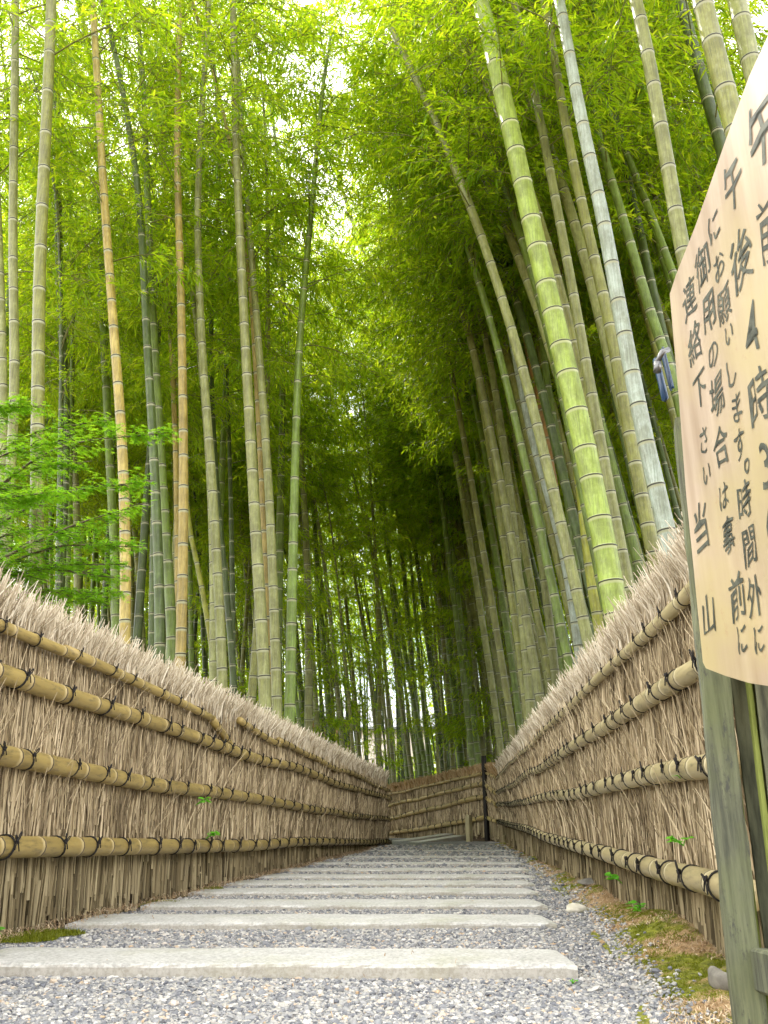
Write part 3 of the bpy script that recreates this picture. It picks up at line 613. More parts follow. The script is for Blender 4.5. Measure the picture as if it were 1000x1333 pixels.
def copy_tree(o, parent=None):
    c = o.copy(); COL.objects.link(c)
    if parent is not None: c.parent = parent
    for ch in list(o.children): copy_tree(ch, c)
    return c
used = [False]*len(protos)
def ok_spot(x, y):
    if y < 30 and y > 0 and y < 20:
        if lineX(SLF, y)-.9 < x < lineX(SRF, y)+.9: return False
    if 18 <= y < 23 and -.6 < x < 3.9: return False
    a, b = np.array([2.9, 21.5]), np.array([-.8, 30.]); p = np.array([x, y]); t = np.clip((p-a)@(b-a)/((b-a)@(b-a)), 0, 1.6); d = p-(a+(b-a)*t)
    if np.linalg.norm(d) < .5 or (x < a[0]+(b-a)[0]*t and np.linalg.norm(d) < 2.2 and y < 32): return False
    return all((x-u)**2+(y-v)**2 > .5**2 for u, v in fgxy)
spots = []; grov = np.random.default_rng(11)
def fill(n, y0, y1, xa, xb, mind, far=''):
    c = 0; tries = 0
    while c < n and tries < n*60:
        tries += 1; y = grov.uniform(y0, y1); x = grov.uniform(xa(y), xb(y))
        if ok_spot(x, y) and all((x-u)**2+(y-v)**2 > mind**2 for u, v, _ in spots): spots.append((x, y, far)); c += 1
fill(26, 10.5, 20, lambda y: -.47*y-1.5, lambda y: lineX(SLF, y)-1.0, .6, 'left')
fill(52, 10.0, 20, lambda y: lineX(SRF, y)+.9, lambda y: .5*y+2, .6, 'right')
fill(118, 21, 30, lambda y: -.40*y-1, lambda y: .42*y+1, .62, 'mid')
fill(58, 30, 37, lambda y: -.40*y, lambda y: .42*y, .75, 'far')
hands = [(-2.1, 13.4, 0, 1.0), (-2.9, 15.6, .3, 1.05), (-2.0, 17.2, -.3, 1.1), (-1.6, 19.6, .2, 1.1), (-3.6, 13.0, .1, .95), (.5, 30, .2, 1.15), (1.1, 27.6, -.3, 1.05), (1.9, 24.6, .3, 1.1), (2.6, 23.4, .1, 1.0), (3.2, 23.2, .5, 1.1), (1.6, 27.5, 0, 1.1), (2.3, 26.2, -.2, 1.15), (3.6, 24.5, .1, 1.1), (.9, 29, .1, 1.1), (3.1, 25.4, .3, 1.0)]
for x, y, *_ in hands: spots.append((x, y, 'left' if y < 20 else 'mid'))
lows = [(3.0, 23.0), (1.7, 25.2), (2.4, 24.6), (3.9, 22.6), (4.4, 24.4), (-.6, 21.6), (-1.6, 20.2), (-1.5, 23.6), (-2.8, 18.6), (.3, 32), (3.4, 27), (5.0, 21)]
for x, y in lows: spots.append((x, y, 'mid'))
LABN = {}
LAB = {'left': 'slender bamboo standing farther back behind the left fence', 'right': 'slender bamboo standing farther back behind the right fence',
       'mid': 'slender bamboo in the crowded grove beyond the bend of the path', 'far': 'thin distant bamboo at the back of the grove'}
for x, y, z in spots:
    if z in ('left', 'right'): pk = grov.choice([0, 1, 2, 3, 4, 5, 7])
    else: pk = grov.choice(len(protos), p=[.17, .12, .10, .14, .10, .12, .09, .10, .06, 0, 0])
    if (x, y) in lows: pk = 9+int(grov.integers(0, 2))
    o = protos[pk] if not used[pk] else copy_tree(protos[pk]); used[pk] = True
    s = grov.uniform(.85, 1.2) if z != 'left' else grov.uniform(.65, .95); th = grov.normal(0, .4 if z != 'right' else .25); tilt = -.07 if z == 'right' else 0
    for hx, hy, ht, hs in hands:
        if (x, y) == (hx, hy): s, th, tilt = hs, ht, (.09 if hx < 0 else 0)
    o.location = (x, y, float(gz(x, y))-.1); o.rotation_euler = (grov.normal(0, .03), grov.normal(0, .03)+tilt, th); o.scale = (s, s, s)
    bx = 500+x/((y+.0)*CT)*FPX; near = min(FGPX, key=lambda q: abs(q[0]-bx)); kindw = {'green': 'green', 'olive': 'olive', 'grey': 'greyish', 'dark': 'deep green'}[PK[pk][0]]
    sd_ = 'left' if bx < near[0] else 'right'; zw = {'left': 'left of the path', 'right': 'right of the path', 'mid': 'past the bend', 'far': 'farthest back'}[z]
    lab_ = f'{kindw} bamboo {zw}, just {sd_} of the {near[1]} one'
    used_l = LABN.setdefault(lab_, 0); LABN[lab_] += 1
    if used_l: lab_ = lab_.replace(' bamboo', (' farther bamboo', ' background bamboo', ' slender bamboo')[min(used_l, 3)-1])
    tag(o, lab_, 'bamboo', {'left': 'bamboos farther back on the left', 'right': 'bamboos farther back on the right', 'mid': 'bamboos beyond the bend', 'far': 'bamboos at the back of the grove'}[z])
print('grove done', len(spots))

g = np.random.default_rng(5); wm = MB(); wl = MB()
for k in range(340):
    y = g.uniform(35, 52); x = g.uniform(-.36*y, .44*y); H = g.uniform(14, 20); ax = proto_axis(H, g.uniform(0, .12), g.uniform(.03, .1), g)+np.array([x, y, .2]); r = g.uniform(.055, .085)
    P = ax[::3]; tube(wm, P, np.linspace(r, .015, len(P)), 6)
    n = 600; t = .46+.54*g.random(n); C = np.stack([np.interp(t, np.linspace(0, 1, 30), ax[:, i]) for i in range(3)], -1); a = g.uniform(0, 6.28, n); rr_ = 1.7*np.sqrt(g.random(n))*np.sin(np.clip((t-.3)*3, .2, 1.5)); q_ = g.integers(0, 60, n)
    P = C+np.stack([np.cos(a)*rr_, np.sin(a)*rr_, g.normal(0, .2, n)], -1)+(np.random.default_rng(k).normal(0, .55, (60, 3)))[q_]
    aa = g.uniform(0, 6.28, n); ee = g.normal(-.4, .4, n); D = np.stack([np.cos(aa)*np.cos(ee), np.sin(aa)*np.cos(ee), np.sin(ee)], -1); Lh = .28*g.uniform(.6, 1.3, n); S_ = unit(np.cross(D, unit(g.normal(0, .6, (n, 3))+np.array([0, 0, 1.]))))*(Lh*.11)[:, None]
    V = np.stack([P, P+D*(Lh*.45)[:, None]-S_, P+D*Lh[:, None], P+D*(Lh*.45)[:, None]+S_], 1).reshape(-1, 3); wl.add(V, np.arange(4*n).reshape(-1, 4))
we = empty('far_bamboo_grove', (0, 44, 0), 'far bamboo grove closing the view behind the nearer culms', 'bamboo grove'); we['kind'] = 'stuff'; off = np.array([0, 44, 0])
o = wm.build('culms', BM['dark'], we, True, off); o['kind'] = 'stuff'; o = wl.build('foliage', BLEAF, we, False, off); o['kind'] = 'stuff'

# ------------------------------------------------------------------ fences
def twigs(n, S, zlo, zhi, lo_l, hi_l, wbase, out0, out1, lean, curl, near=None, vert=0.0, sides=3, top=False, outward=0.0):
    """thin stems on the path face of a fence; zlo/zhi functions of station rows"""
    St, Lt = lerpS(S, np.array([0.])); s = np.linspace(0, Lt, 400); ST_, _ = lerpS(S, s)
    dist = np.maximum(np.hypot(ST_[:, 0], ST_[:, 1]), 2.5); pdf = 1/dist; cdf = np.cumsum(pdf); cdf /= cdf[-1]
    ss = np.interp(rng.random(n), cdf, s); Q, _ = lerpS(S, ss)
    dirv = np.stack([np.gradient(ST_[:, 0], s), np.gradient(ST_[:, 1], s)], -1); dirv = np.stack([np.interp(ss, s, dirv[:, 0]), np.interp(ss, s, dirv[:, 1])], -1); dirv = unit(dirv)
    nrm = np.stack([dirv[:, 1], -dirv[:, 0]], -1)*S_side
    dd = np.maximum(np.hypot(Q[:, 0], Q[:, 1]), 2.5); W = wbase*np.maximum(1, dd/5.0)*rng.uniform(.7, 1.35, n)
    a, b = zlo(Q), zhi(Q); ln = rng.uniform(lo_l, hi_l, n); z0 = a+(np.maximum(b-a-ln*.6, 0))*rng.random(n) if not top else a+rng.random(n)*(b-a)
    o0 = rng.uniform(out0, out1, n); le = rng.normal(lean, curl, n); bend = rng.normal(0, curl*.8, n)
    base = np.stack([Q[:, 0]+nrm[:, 0]*o0, Q[:, 1]+nrm[:, 1]*o0, z0], -1)
    D3 = np.stack([dirv[:, 0], dirv[:, 1], np.zeros(n)], -1); N3 = np.stack([nrm[:, 0], nrm[:, 1], np.zeros(n)], -1); Z3 = np.array([0, 0, 1.])
    pts = []
    oc = rng.normal(outward, .02+abs(outward)*.6, n)
    for t in (0, .5, 1): pts.append(base+Z3*(ln*t)[:, None]+D3*(ln*(le*t+bend*(t*t)))[:, None]+N3*(oc*t*t if outward else oc*.3*t*(1-t)*4)[:, None])
    th = rng.uniform(0, 2, n); V = np.zeros((n, 3, sides, 3))
    tap = (1, .9, .45)
    for i_, p in enumerate(pts):
        for j_ in range(sides):
            an = th+2*math.pi*j_/sides; V[:, i_, j_] = p+D3*(np.cos(an)*W/2*tap[i_])[:, None]+N3*(np.sin(an)*W/2*tap[i_])[:, None]
    F = []
    for i_ in range(2):
        for j_ in range(sides):
            k_ = (j_+1) % sides; F.append([i_*sides+j_, i_*sides+k_, (i_+1)*sides+k_, (i_+1)*sides+j_])
    F = np.array(F)[None]+(np.arange(n)*3*sides)[:, None, None]
    return V.reshape(-1, 3), F.reshape(-1, 4)
def tie_mesh(seed):
    """rope lashing: local X = rail axis, Y = out to the viewer, Z up; rail radius 1"""
    g = np.random.default_rng(seed); mb = MB(); th = np.linspace(0, 2*math.pi, 22); tl = g.uniform(.1, .35)*g.choice([-1, 1])
    for o_ in (-1, 1): tube(mb, np.stack([o_*.10*(1-1.6*np.sin(th))+(tl+.16*o_)*np.cos(th), 1.04*np.sin(th), 1.04*np.cos(th)], -1), .06, 5, cap=False)
    kc = np.array([tl*.6, 1.05, .5]); 
    t = np.linspace(0, 2*math.pi, 12); tube(mb, kc+np.stack([.16*np.cos(t), .10*np.sin(t)+.1, .18*np.sin(t*2)], -1), .10, 5, cap=False)
    for sg in (-1, 1):
        if g.random() < .75:
            lw = g.uniform(.4, .9); lh = g.uniform(.3, 1.1)
            t = np.linspace(0, 1, 10); tube(mb, kc+np.stack([sg*lw*np.sin(t*math.pi)*(.4+.6*t), .12+.1*np.sin(t*math.pi), lh*np.sin(t*math.pi*1.0)*np.cos(t*1.3)], -1), .065, 4, cap=False)
        l = g.uniform(.6, 1.3); t = np.linspace(0, 1, 6); tube(mb, kc+np.stack([sg*l*.5*t, .12+.05*t, -l*t**1.5], -1), .06, 4)
    return mb
TIES = None
def fence(name, S, side, label, counts, railm, sp_tie, rr, tuft_h, tuftm, near_rank=100, broken=False, cat='fence', tiesN=None, group=None, wig=.012):
    global S_side, TIES; S_side = side
    mid = S[0][:3]; e = empty(name, mid, label, cat, group); off = np.array(mid)
    def B(Vs, Fs, nm, m): 
        return mesh(nm, Vs-off, Fs, m, e, smooth=False)
    # solid core
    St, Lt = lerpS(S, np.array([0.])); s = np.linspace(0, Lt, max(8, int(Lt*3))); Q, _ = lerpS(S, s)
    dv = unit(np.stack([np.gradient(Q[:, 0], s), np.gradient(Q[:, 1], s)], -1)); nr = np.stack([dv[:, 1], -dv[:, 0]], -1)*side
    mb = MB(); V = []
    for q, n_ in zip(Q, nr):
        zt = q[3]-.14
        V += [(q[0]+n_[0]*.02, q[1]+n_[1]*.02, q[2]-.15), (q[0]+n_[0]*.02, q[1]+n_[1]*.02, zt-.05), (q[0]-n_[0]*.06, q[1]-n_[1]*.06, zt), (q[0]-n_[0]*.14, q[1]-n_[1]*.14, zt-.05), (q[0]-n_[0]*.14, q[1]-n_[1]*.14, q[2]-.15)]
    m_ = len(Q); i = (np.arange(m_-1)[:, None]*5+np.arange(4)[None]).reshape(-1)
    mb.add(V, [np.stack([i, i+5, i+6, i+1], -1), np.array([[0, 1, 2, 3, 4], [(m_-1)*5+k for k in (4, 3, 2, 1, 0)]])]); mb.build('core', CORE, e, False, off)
    nlow, nup, ntop = counts
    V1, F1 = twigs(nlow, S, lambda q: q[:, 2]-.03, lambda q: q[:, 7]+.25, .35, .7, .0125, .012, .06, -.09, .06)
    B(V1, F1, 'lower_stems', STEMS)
    V1, F1 = twigs(nup, S, lambda q: q[:, 7]-.05, lambda q: q[:, 3]-.38, .25, .6, .0074, .01, .085, -.09, .075)
    V2, F2 = twigs(nup//12, S, lambda q: q[:, 7]-.05, lambda q: q[:, 3]-.35, .15, .4, .0055, .06, .10, -.04, .27, outward=.03)
    B(np.vstack([V1, V2]), np.vstack([F1, F2+len(V1)]), 'brushwood', BRUSH)
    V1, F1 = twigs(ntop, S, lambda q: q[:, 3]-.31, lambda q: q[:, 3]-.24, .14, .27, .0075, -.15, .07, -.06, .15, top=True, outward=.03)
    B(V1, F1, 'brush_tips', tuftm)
    # rails
    ties_all = []
    for ri in range(4):
        zc = 4+ri; s = np.linspace(0, Lt, max(6, int(Lt*2))); Q, _ = lerpS(S, s); r = rr[ri]
        if side and broken and ri == 0: segs = broken
        else: segs = [(0, Lt, 0, 0)]
        rl = empty_rail = None
        for (a, b, dz0, dz1) in segs:
            ss = np.linspace(a, b, max(4, int((b-a)*2))); Q, _ = lerpS(S, ss)
            dvv = unit(np.array(S[-1][:2]-S[0][:2])) if len(S) < 2 else None
            d2 = unit(np.stack([np.interp(ss, np.linspace(0, Lt, len(dv)), dv[:, 0]), np.interp(ss, np.linspace(0, Lt, len(dv)), dv[:, 1])], -1)); n2 = np.stack([d2[:, 1], -d2[:, 0]], -1)*side
            o_ = .098+r*.5
            g = np.random.default_rng(int(ri*17+a*10+len(name))); w_ = np.interp(ss, np.linspace(0, Lt, 14), g.normal(0, wig, 14))
            P = np.stack([Q[:, 0]+n2[:, 0]*o_, Q[:, 1]+n2[:, 1]*o_, Q[:, zc]+w_*(ss > .1)+np.linspace(dz0, dz1, len(ss))], -1)
            mb = MB(); ln = b-a
            culm(mb, spline(P, max(12, int(ln*4))) if len(P) > 2 else P, r*g.uniform(.96, 1.06), r*.86, node_list(ln, .30, .42, g), 14, bulge=1.05, wide=.8)
            ob = mb.build('rail', railm, e, True, off)
            k = a+sp_tie*(.3+.2*ri)
            while k < b-.05:
                ties_all.append((k, ri, ob, np.array([np.interp(k, ss, P[:, i]) for i in range(3)]), np.array([np.interp(k, ss, d2[:, 0]), np.interp(k, ss, d2[:, 1])]), r)); k += sp_tie*g.uniform(.65, 1.4)
    if TIES is None:
        TIES = []
        for q in range(9): 
            t_ = tie_mesh(900+q); V = np.concatenate(t_.V); TIES.append((V, [np.concatenate(f) for f in t_.F.values()]))
    ties_all.sort(key=lambda t: np.hypot(t[3][0], t[3][1])); far = MB()
    for q, (k, ri, ob, P, d, r) in enumerate(ties_all):
        Vt, Ft = TIES[random.randrange(9)]; X = np.array([d[0], d[1], 0.])*random.choice((-1, 1)); N = np.array([d[1], -d[0], 0])*side; Z = np.array([0, 0, 1.])
        V = P+(Vt[:, 0:1]*X+Vt[:, 1:2]*N+Vt[:, 2:3]*Z)*r*random.uniform(.97, 1.03)
        if q < near_rank:
            mesh('rope_tie', V-off, Ft, ROPE, ob)
        else: far.add(V, Ft)
    if far.n: o = far.build('rope_tie', ROPE, e, True, off); o['kind'] = 'stuff'
    return e
# broken top rail of the left fence: arc lengths
def arc_at_px(S, x):
    s = np.linspace(0, lerpS(S, np.array([0.]))[1], 800); Q, _ = lerpS(S, s); d = Q[:, 1]*CT; px = 500+Q[:, 0]/(d)*FPX
    return float(np.interp(x, px, s)) if px[-1] > px[0] else float(np.interp(-x, -px, s))
LT = lerpS(SLF, np.array([0.]))[1]
bk = [(0, arc_at_px(SLF, 33), 0, .0), (arc_at_px(SLF, 25), arc_at_px(SLF, 248), .01, -.01), (arc_at_px(SLF, 246), arc_at_px(SLF, 290), -.02, -.24), (arc_at_px(SLF, 286), arc_at_px(SLF, 345), .06, .0), (arc_at_px(SLF, 343), arc_at_px(SLF, 386), .03, .0), (arc_at_px(SLF, 384), LT, 0, 0)]
fence('brushwood_fence', SLF, 1, 'long brushwood fence lining the left side of the path, its top rail broken', (6500, 26000, 14000), RAILM, .36, (.030, .043, .042, .047), .30, TUFT, broken=bk)
fence('brushwood_fence', SRF, -1, 'long brushwood fence lining the right side of the path up to the gate post', (6500, 26000, 15000), RAILG, .34, (.028, .039, .040, .044), .30, TUFT)
fence('brushwood_fence', SFAR, -1, 'low brushwood fence crossing the far end of the path at the bend', (1500, 7000, 4500), RAILM, .5, (.035, .05, .055, .055), .26, TUFTB)
fence('brushwood_fence', SSH, -1, 'short brushwood fence section between the black corner post and the long right fence', (700, 2500, 1800), RAILM, .5, (.03, .045, .05, .05), .3, TUFTB)

# black corner post and small stake
def post(name, P0, h, r, m, label, lean=(0, 0), cat='post', sq=True):
    mb = MB(); n = 6; pts = np.stack([np.linspace(0, lean[0]*h, n), np.linspace(0, lean[1]*h, n), np.linspace(-.2, h, n)], -1)
    tube(mb, pts+rng.normal(0, r*.04, (n, 3)), r, 4 if sq else 10); o = mb.build(name, m, smooth=False); o.location = P0; return tag(o, label, cat)
c = corner
post('corner_post', (c[0]-.12, c[1]-.22, c[2]-.1), Zat(637, 984, 21.3)-c[2]+.1, .06, DARKWOOD, 'black wooden corner post where the far fence meets the right fence', (-.01, 0))
q = at(611, 1090, 21.0); post('stake', tuple(q), Zat(611, 1061, 21.0)-q[2], .075, PALEWOOD, 'short pale wooden stake in front of the far fence', (0, 0))

# ------------------------------------------------------------------ gate post, gate leaf and sign board at right
# plane of the sign: through A (near left edge of board in plan) running almost straight away from the camera
YA, YB = 2.30, 1.86                 # depths of the board at pixel x=872 (far edge) and x=1000
pA = at(872, 900, YA)[:2]; pB = at(1000, 900, YB)[:2]
u2 = unit(pB-pA); nB = np.array([-u2[1]*-1, u2[0]*-1]);
nB = np.array([u2[1], -u2[0]]);  nB = nB if nB[0] < 0 else -nB        # faces the path
def onboard(x, y, off=0.0):
    d = ray(x, y); p0 = pA+nB*off; t = (nB@p0)/(nB@d[:2]); P = d*t; P[2] += EYE; return P
def bcoord(P): return np.array([(P[:2]-pA)@u2, P[2]])
outline = [(872, 383), (876, 430), (884, 520), (893, 640), (903, 740), (915, 862), (919, 870), (945, 880), (975, 889), (1000, 893)]
oc = [bcoord(onboard(x, y)) for x, y in outline]
topc = [bcoord(onboard(x, y)) for x, y in [(1000, 46), (975, 100), (945, 182), (905, 295), (880, 358)]]
wfar = 2*(topc[0][0]+.05); midu = wfar/2
zt = topc[0]; 
apex = [np.array([midu, zt[1]+(midu-zt[0])*.55])] if zt[0] < midu else []
lowr = [np.array([midu, oc[-1][1]-.02])]
left_half = oc+lowr; top_half = apex+topc
right = [np.array([wfar-p[0]+0, p[1]]) for p in reversed(top_half[1:] if apex else top_half)]+[np.array([wfar-p[0], p[1]]) for p in reversed(oc)]
poly = left_half[:-1]+lowr+[p for p in reversed(right)]+top_half
# order check: far edge going down, along the bottom to the near side, up, and back over the top
poly = oc+lowr+[np.array([wfar-p[0], p[1]]) for p in reversed(oc)]+[np.array([wfar-p[0], p[1]]) for p in reversed(topc)]+apex+topc
mbp = MB(); th_ = .028
F3 = [np.array([*(pA+u2*p[0]), p[1]]) for p in poly]; n3 = np.array([*nB, 0]); n_ = len(poly)
Vf = np.array([p for p in F3]+[p-n3*th_ for p in F3]); 
sgn = list(range(n_))
mbp.add(Vf, [np.array([sgn]), np.array([[n_+k for k in reversed(sgn)]]), np.array([[k, (k+1) % n_, n_+(k+1) % n_, n_+k] for k in range(n_)])])
b0 = np.array([*pA, oc[5][1]]); sg = empty('sign_board', b0, 'tan wooden notice board with handwritten black Japanese lettering fixed on the gate post', 'sign')
mbp.build('board', BOARD, sg, False, b0)
# lettering
def glyph(ch):
    cu = bpy.data.curves.new('t', 'FONT'); cu.body = ch; cu.align_x = 'CENTER'; cu.size = 1; cu.offset = .004; cu.resolution_u = 4
    ob = bpy.data.objects.new('t', cu); COL.objects.link(ob); dg = bpy.context.evaluated_depsgraph_get(); me = bpy.data.meshes.new_from_object(ob.evaluated_get(dg))
    V = np.zeros(len(me.vertices)*3); me.vertices.foreach_get('co', V); V = V.reshape(-1, 3); F = [np.array([list(p.vertices)]) for p in me.polygons]
    bpy.data.objects.remove(ob); bpy.data.curves.remove(cu); bpy.data.meshes.remove(me); return V, F
colsT = [
 [('午', 991, 170, 120), ('前', 1002, 290, 110), ('9', 1012, 400, 80), ('時', 1020, 500, 100)],
 [('午', 953, 240, 78), ('後', 964, 336, 92), ('4', 978, 430, 82), ('時', 989, 515, 88), ('3', 997, 606, 76), ('0', 1006, 690, 76), ('分', 1014, 770, 76)],
 [('に', 929, 296, 46), ('お', 936, 345, 44), ('願', 942, 398, 60), ('い', 949, 435, 36), ('し', 952, 485, 44), ('ま', 959, 530, 46), ('す', 963, 578, 46), ('。', 972, 606, 24), ('時', 969, 652, 60), ('間', 976, 711, 60), ('外', 982, 776, 66), ('に', 988, 832, 42)],
 [('御', 914, 346, 66), ('用', 922, 408, 58), ('の', 928, 462, 42), ('場', 933, 515, 66), ('合', 938, 580, 66), ('は', 942, 646, 40), ('事', 948, 697, 56), ('前', 960, 775, 70), ('に', 966, 832, 44)],
 [('連', 897, 388, 62), ('絡', 904, 446, 62), ('下', 911, 508, 58), ('さ', 916, 572, 42), ('い', 920, 616, 36), ('当', 912, 686, 72), ('山', 922, 800, 66)]]
LEAN = R(4)
gl = {}
for col_ in colsT:
    mbl = MB()
    for ch, x, y, hpx in col_:
        if ch not in gl: gl[ch] = glyph(ch)
        V, F = gl[ch]
        if len(V) == 0: print('no glyph', ch); continue
        lo = V.min(0); hi = V.max(0); c_ = (lo+hi)/2; hh = .86*(onboard(x, y-hpx/2)-onboard(x, y+hpx/2))[2]; 
        full = .9 if ch in 'にのはしさい。いまおす94・30' else .95
        k = hh/max(hi[1]-lo[1], hi[0]-lo[0]*1, .3)
        P = onboard(x, y, .0015); v = (V-c_)*k; a_, b_, c2_ = rng.uniform(0, 6.28, 3); v = v+hh*.045*np.stack([np.sin(v[:, 1]/hh*7+a_)+.5*np.sin(v[:, 0]/hh*11+c2_), np.sin(v[:, 0]/hh*8+b_), np.zeros(len(v))], -1); wsc = .66
        # brush slant and slight swelling
        W = P+np.array([*u2, 0])*(v[:, 0:1]*wsc+v[:, 1:2]*math.tan(LEAN))+np.array([0, 0, 1.])*(v[:, 1:2]+v[:, 0:1]*.10)
        mbl.add(W, [])
        base = mbl.n-len(W)
        for f in F: mbl.F.setdefault(f.shape[1], []).append(f+base)
    mbl.build('lettering', INK, sg, False, b0)

# gate post behind the board
def hexa(mb, x0, y0, x1, y1, Ya, wa, depth, zlo=-.1, n=10):
    """upright squared timber whose left front edge runs from pixel (x0,y0) to (x1,y1) at depth Ya"""
PW = .085
offP = -.032
P1 = at(880, 560, 2.26); P2 = at(957, 1333, 2.26)
dz = (P1-P2)/(P1-P2)[2]
def timber(mb, Pl, sl, z0, z1, wvec, dvec, chamf=.006, n=24, jit=.0012):
    """Pl point at height zref on the front-left edge; sl slope per metre; wvec, dvec plan vectors (m)"""
    V = []
    w3 = np.array([*wvec, 0]); d3 = np.array([*dvec, 0]); wu = unit(w3)*chamf; du = unit(d3)*chamf
    for z in np.linspace(z0, z1, n):
        p = Pl+sl*(z-Pl[2]); j = rng.normal(0, jit, (8, 3)); j[:, 2] = 0
        V += list(np.array([p+wu, p+w3-wu, p+w3+du, p+w3+d3-du, p+w3+d3-wu, p+d3+wu, p+d3-du, p+du])+j)
    i = (np.arange(n-1)[:, None]*8+np.arange(8)[None]); k = (np.arange(n-1)[:, None]*8+(np.arange(8)[None]+1) % 8)
    mb.add(V, [np.stack([i, k, k+8, i+8], -1).reshape(-1, 4), np.array([list(range(7, -1, -1)), list(range((n-1)*8, n*8))])])
mb = MB(); wv = np.array([.080, -.03]); dv_ = np.array([.025, .09])
topz = bcoord(onboard(872, 383))[1]
timber(mb, P2, dz, float(gz(1, 2.2))-.05, P1[2]+.04, wv*.82, dv_)
base = P2+dz*(0-P2[2]); o = mb.build('gate_post', MOSSWOOD, None, False, base); o.location = base; tag(o, 'weathered grey green mossy gate post carrying the notice board', 'post')
# gate leaf: boards with lime edges, standing open toward the camera
lf = empty('gate_leaf', (base[0]+.15, base[1]-.15, 0), 'open plank gate of dark mossy boards beneath the notice board', 'gate'); lb = np.array([base[0]+.15, base[1]-.15, 0])
q0 = at(937, 872, 2.30); q1 = at(989, 1290, 2.30); gs = (q0-q1)/(q0-q1)[2]
mbE = MB(); timber(mbE, q1, gs, -.02, q0[2]+.25, np.array([.014, -.006]), np.array([.02, .05]), jit=.0003); mbE.build('edge_strip', LIME, lf, False, lb)
mbB = MB(); timber(mbB, q1+np.array([.017, -.006, 0]), gs, .10, q0[2]+.25, np.array([.085, -.05]), np.array([.03, .018]), jit=.0004); mbB.build('plank', DGREY, lf, False, lb)
q2 = at(969, 884, 2.24); q3 = at(1000, 1147, 2.24); g2 = (q2-q3)/(q2-q3)[2]
mbE = MB(); timber(mbE, q3, g2, .10, q2[2]+.25, np.array([.014, -.006]), np.array([.02, .03]), jit=.0003); mbE.build('edge_strip', LIME, lf, False, lb)
mbB = MB(); timber(mbB, q3+np.array([.017, -.006, 0]), g2, .10, q2[2]+.25, np.array([.085, -.06]), np.array([.03, .018]), jit=.0004); mbB.build('plank', DGREY, lf, False, lb)
mbR = MB(); a = at(988, 1262, 2.24); b = a+np.array([.15, -.95, 0]); M = Matrix.Translation(Vector((a+b)/2)) @ Matrix.Rotation(math.atan2(b[1]-a[1], b[0]-a[0]), 4, 'Z')
box(mbR, (-.48, -.02, -.045), (.48, .02, .045), M, .006); mbR.build('bottom_rail', MOSSWOOD, lf, False, lb)

# blue clamp on the post
cp = at(862, 490, 2.18); cl = empty('clamp', cp, 'small blue plastic clamp with steel hinge gripping the edge of the notice board', 'clamp')
for (x0, x1, y0, y1, dy) in ((853, 867, 466, 522, 0.02), (863, 874, 453, 507, -.02)):
    a = at(x0, y0, 2.18+dy); b = at(x1, y1, 2.18+dy); mb = MB(); hx, hz = abs(b[0]-a[0])/2, abs(a[2]-b[2])/2; c_ = (a+b)/2-cp
    box(mb, (-hx, -.012, -hz), (hx, .012, hz), Matrix.Translation(Vector(c_)) @ Matrix.Rotation(R(-6), 4, 'Y'), .005); mb.build('jaw', BLUE, cl, True)
mb = MB(); a = at(853, 476, 2.15)-cp; b = at(870, 455, 2.15)-cp
tube(mb, [a, (a+b)/2+np.array([0, -.01, .012]), b], .008, 8); tube(mb, [at(856, 472, 2.14)-cp, at(856, 484, 2.14)-cp], .011, 8); mb.build('hinge', STEEL, cl)

# ------------------------------------------------------------------ Japanese maple behind the left fence
lob = []
for k in range(7):
    a = R(-132+44*k); L_ = (.45, .75, .95, 1.0, .95, .75, .45)[k]; lob.append((a, L_))
tv = [(0, -.05, 0)]
for k, (a, L_) in enumerate(lob):
    a0 = a-R(15); a1 = a+R(15); tv += [(math.sin(a-R(22))*.24, math.cos(a-R(22))*.24, 0), (math.sin(a-R(7))*L_*.55, math.cos(a-R(7))*L_*.55, .02), (math.sin(a)*L_, math.cos(a)*L_, -.06), (math.sin(a+R(7))*L_*.55, math.cos(a+R(7))*L_*.55, .02)]
tv.append((math.sin(lob[-1][0]+R(22))*.24, math.cos(lob[-1][0]+R(22))*.24, 0))
TV = np.array(tv); TF = np.array([[0]+[0]*0+[k, k+1] for k in range(1, len(tv)-1)])
mp = empty('maple_tree', at(-120, 900, 7.0)*np.array([1, 1, 0])+np.array([0, 0, .1]), 'Japanese maple with fresh green leaves reaching in over the left fence', 'tree'); mo = np.array(mp.location)
tb = MB(); MPs = []; MDs = []
tr = spline([mo-np.array([0, 0, .2]), mo+np.array([.1, 0, 1.5]), mo+np.array([-.1, .1, 3.2]), mo+np.array([.1, .2, 4.6])], 14); tube(tb, tr, np.linspace(.09, .05, 14), 9); tb.build('trunk', BARK, mp, True, mo)
brs = [((-90, 720), (60, 590), (228, 562), 6.4), ((-100, 700), (20, 575), (150, 545), 7.0), ((-120, 760), (60, 650), (200, 625), 6.2), ((-120, 790), (80, 690), (190, 655), 6.0),
       ((-120, 800), (60, 715), (188, 712), 6.1), ((-120, 830), (30, 745), (150, 752), 6.3), ((-120, 640), (-20, 540), (60, 528), 6.8), ((-110, 760), (0, 660), (110, 640), 7.4), ((-110, 740), (20, 620), (120, 600), 6.9),
       ((-110, 800), (0, 700), (90, 690), 6.6), ((-120, 820), (40, 770), (130, 785), 6.5), ((-110, 800), (50, 740), (165, 735), 6.6), ((-110, 700), (-10, 600), (95, 570), 6.3), ((-110, 720), (-10, 655), (70, 640), 6.0), ((-60, 800), (60, 780), (160, 770), 7.0)]
bb = MB(); g = np.random.default_rng(77)
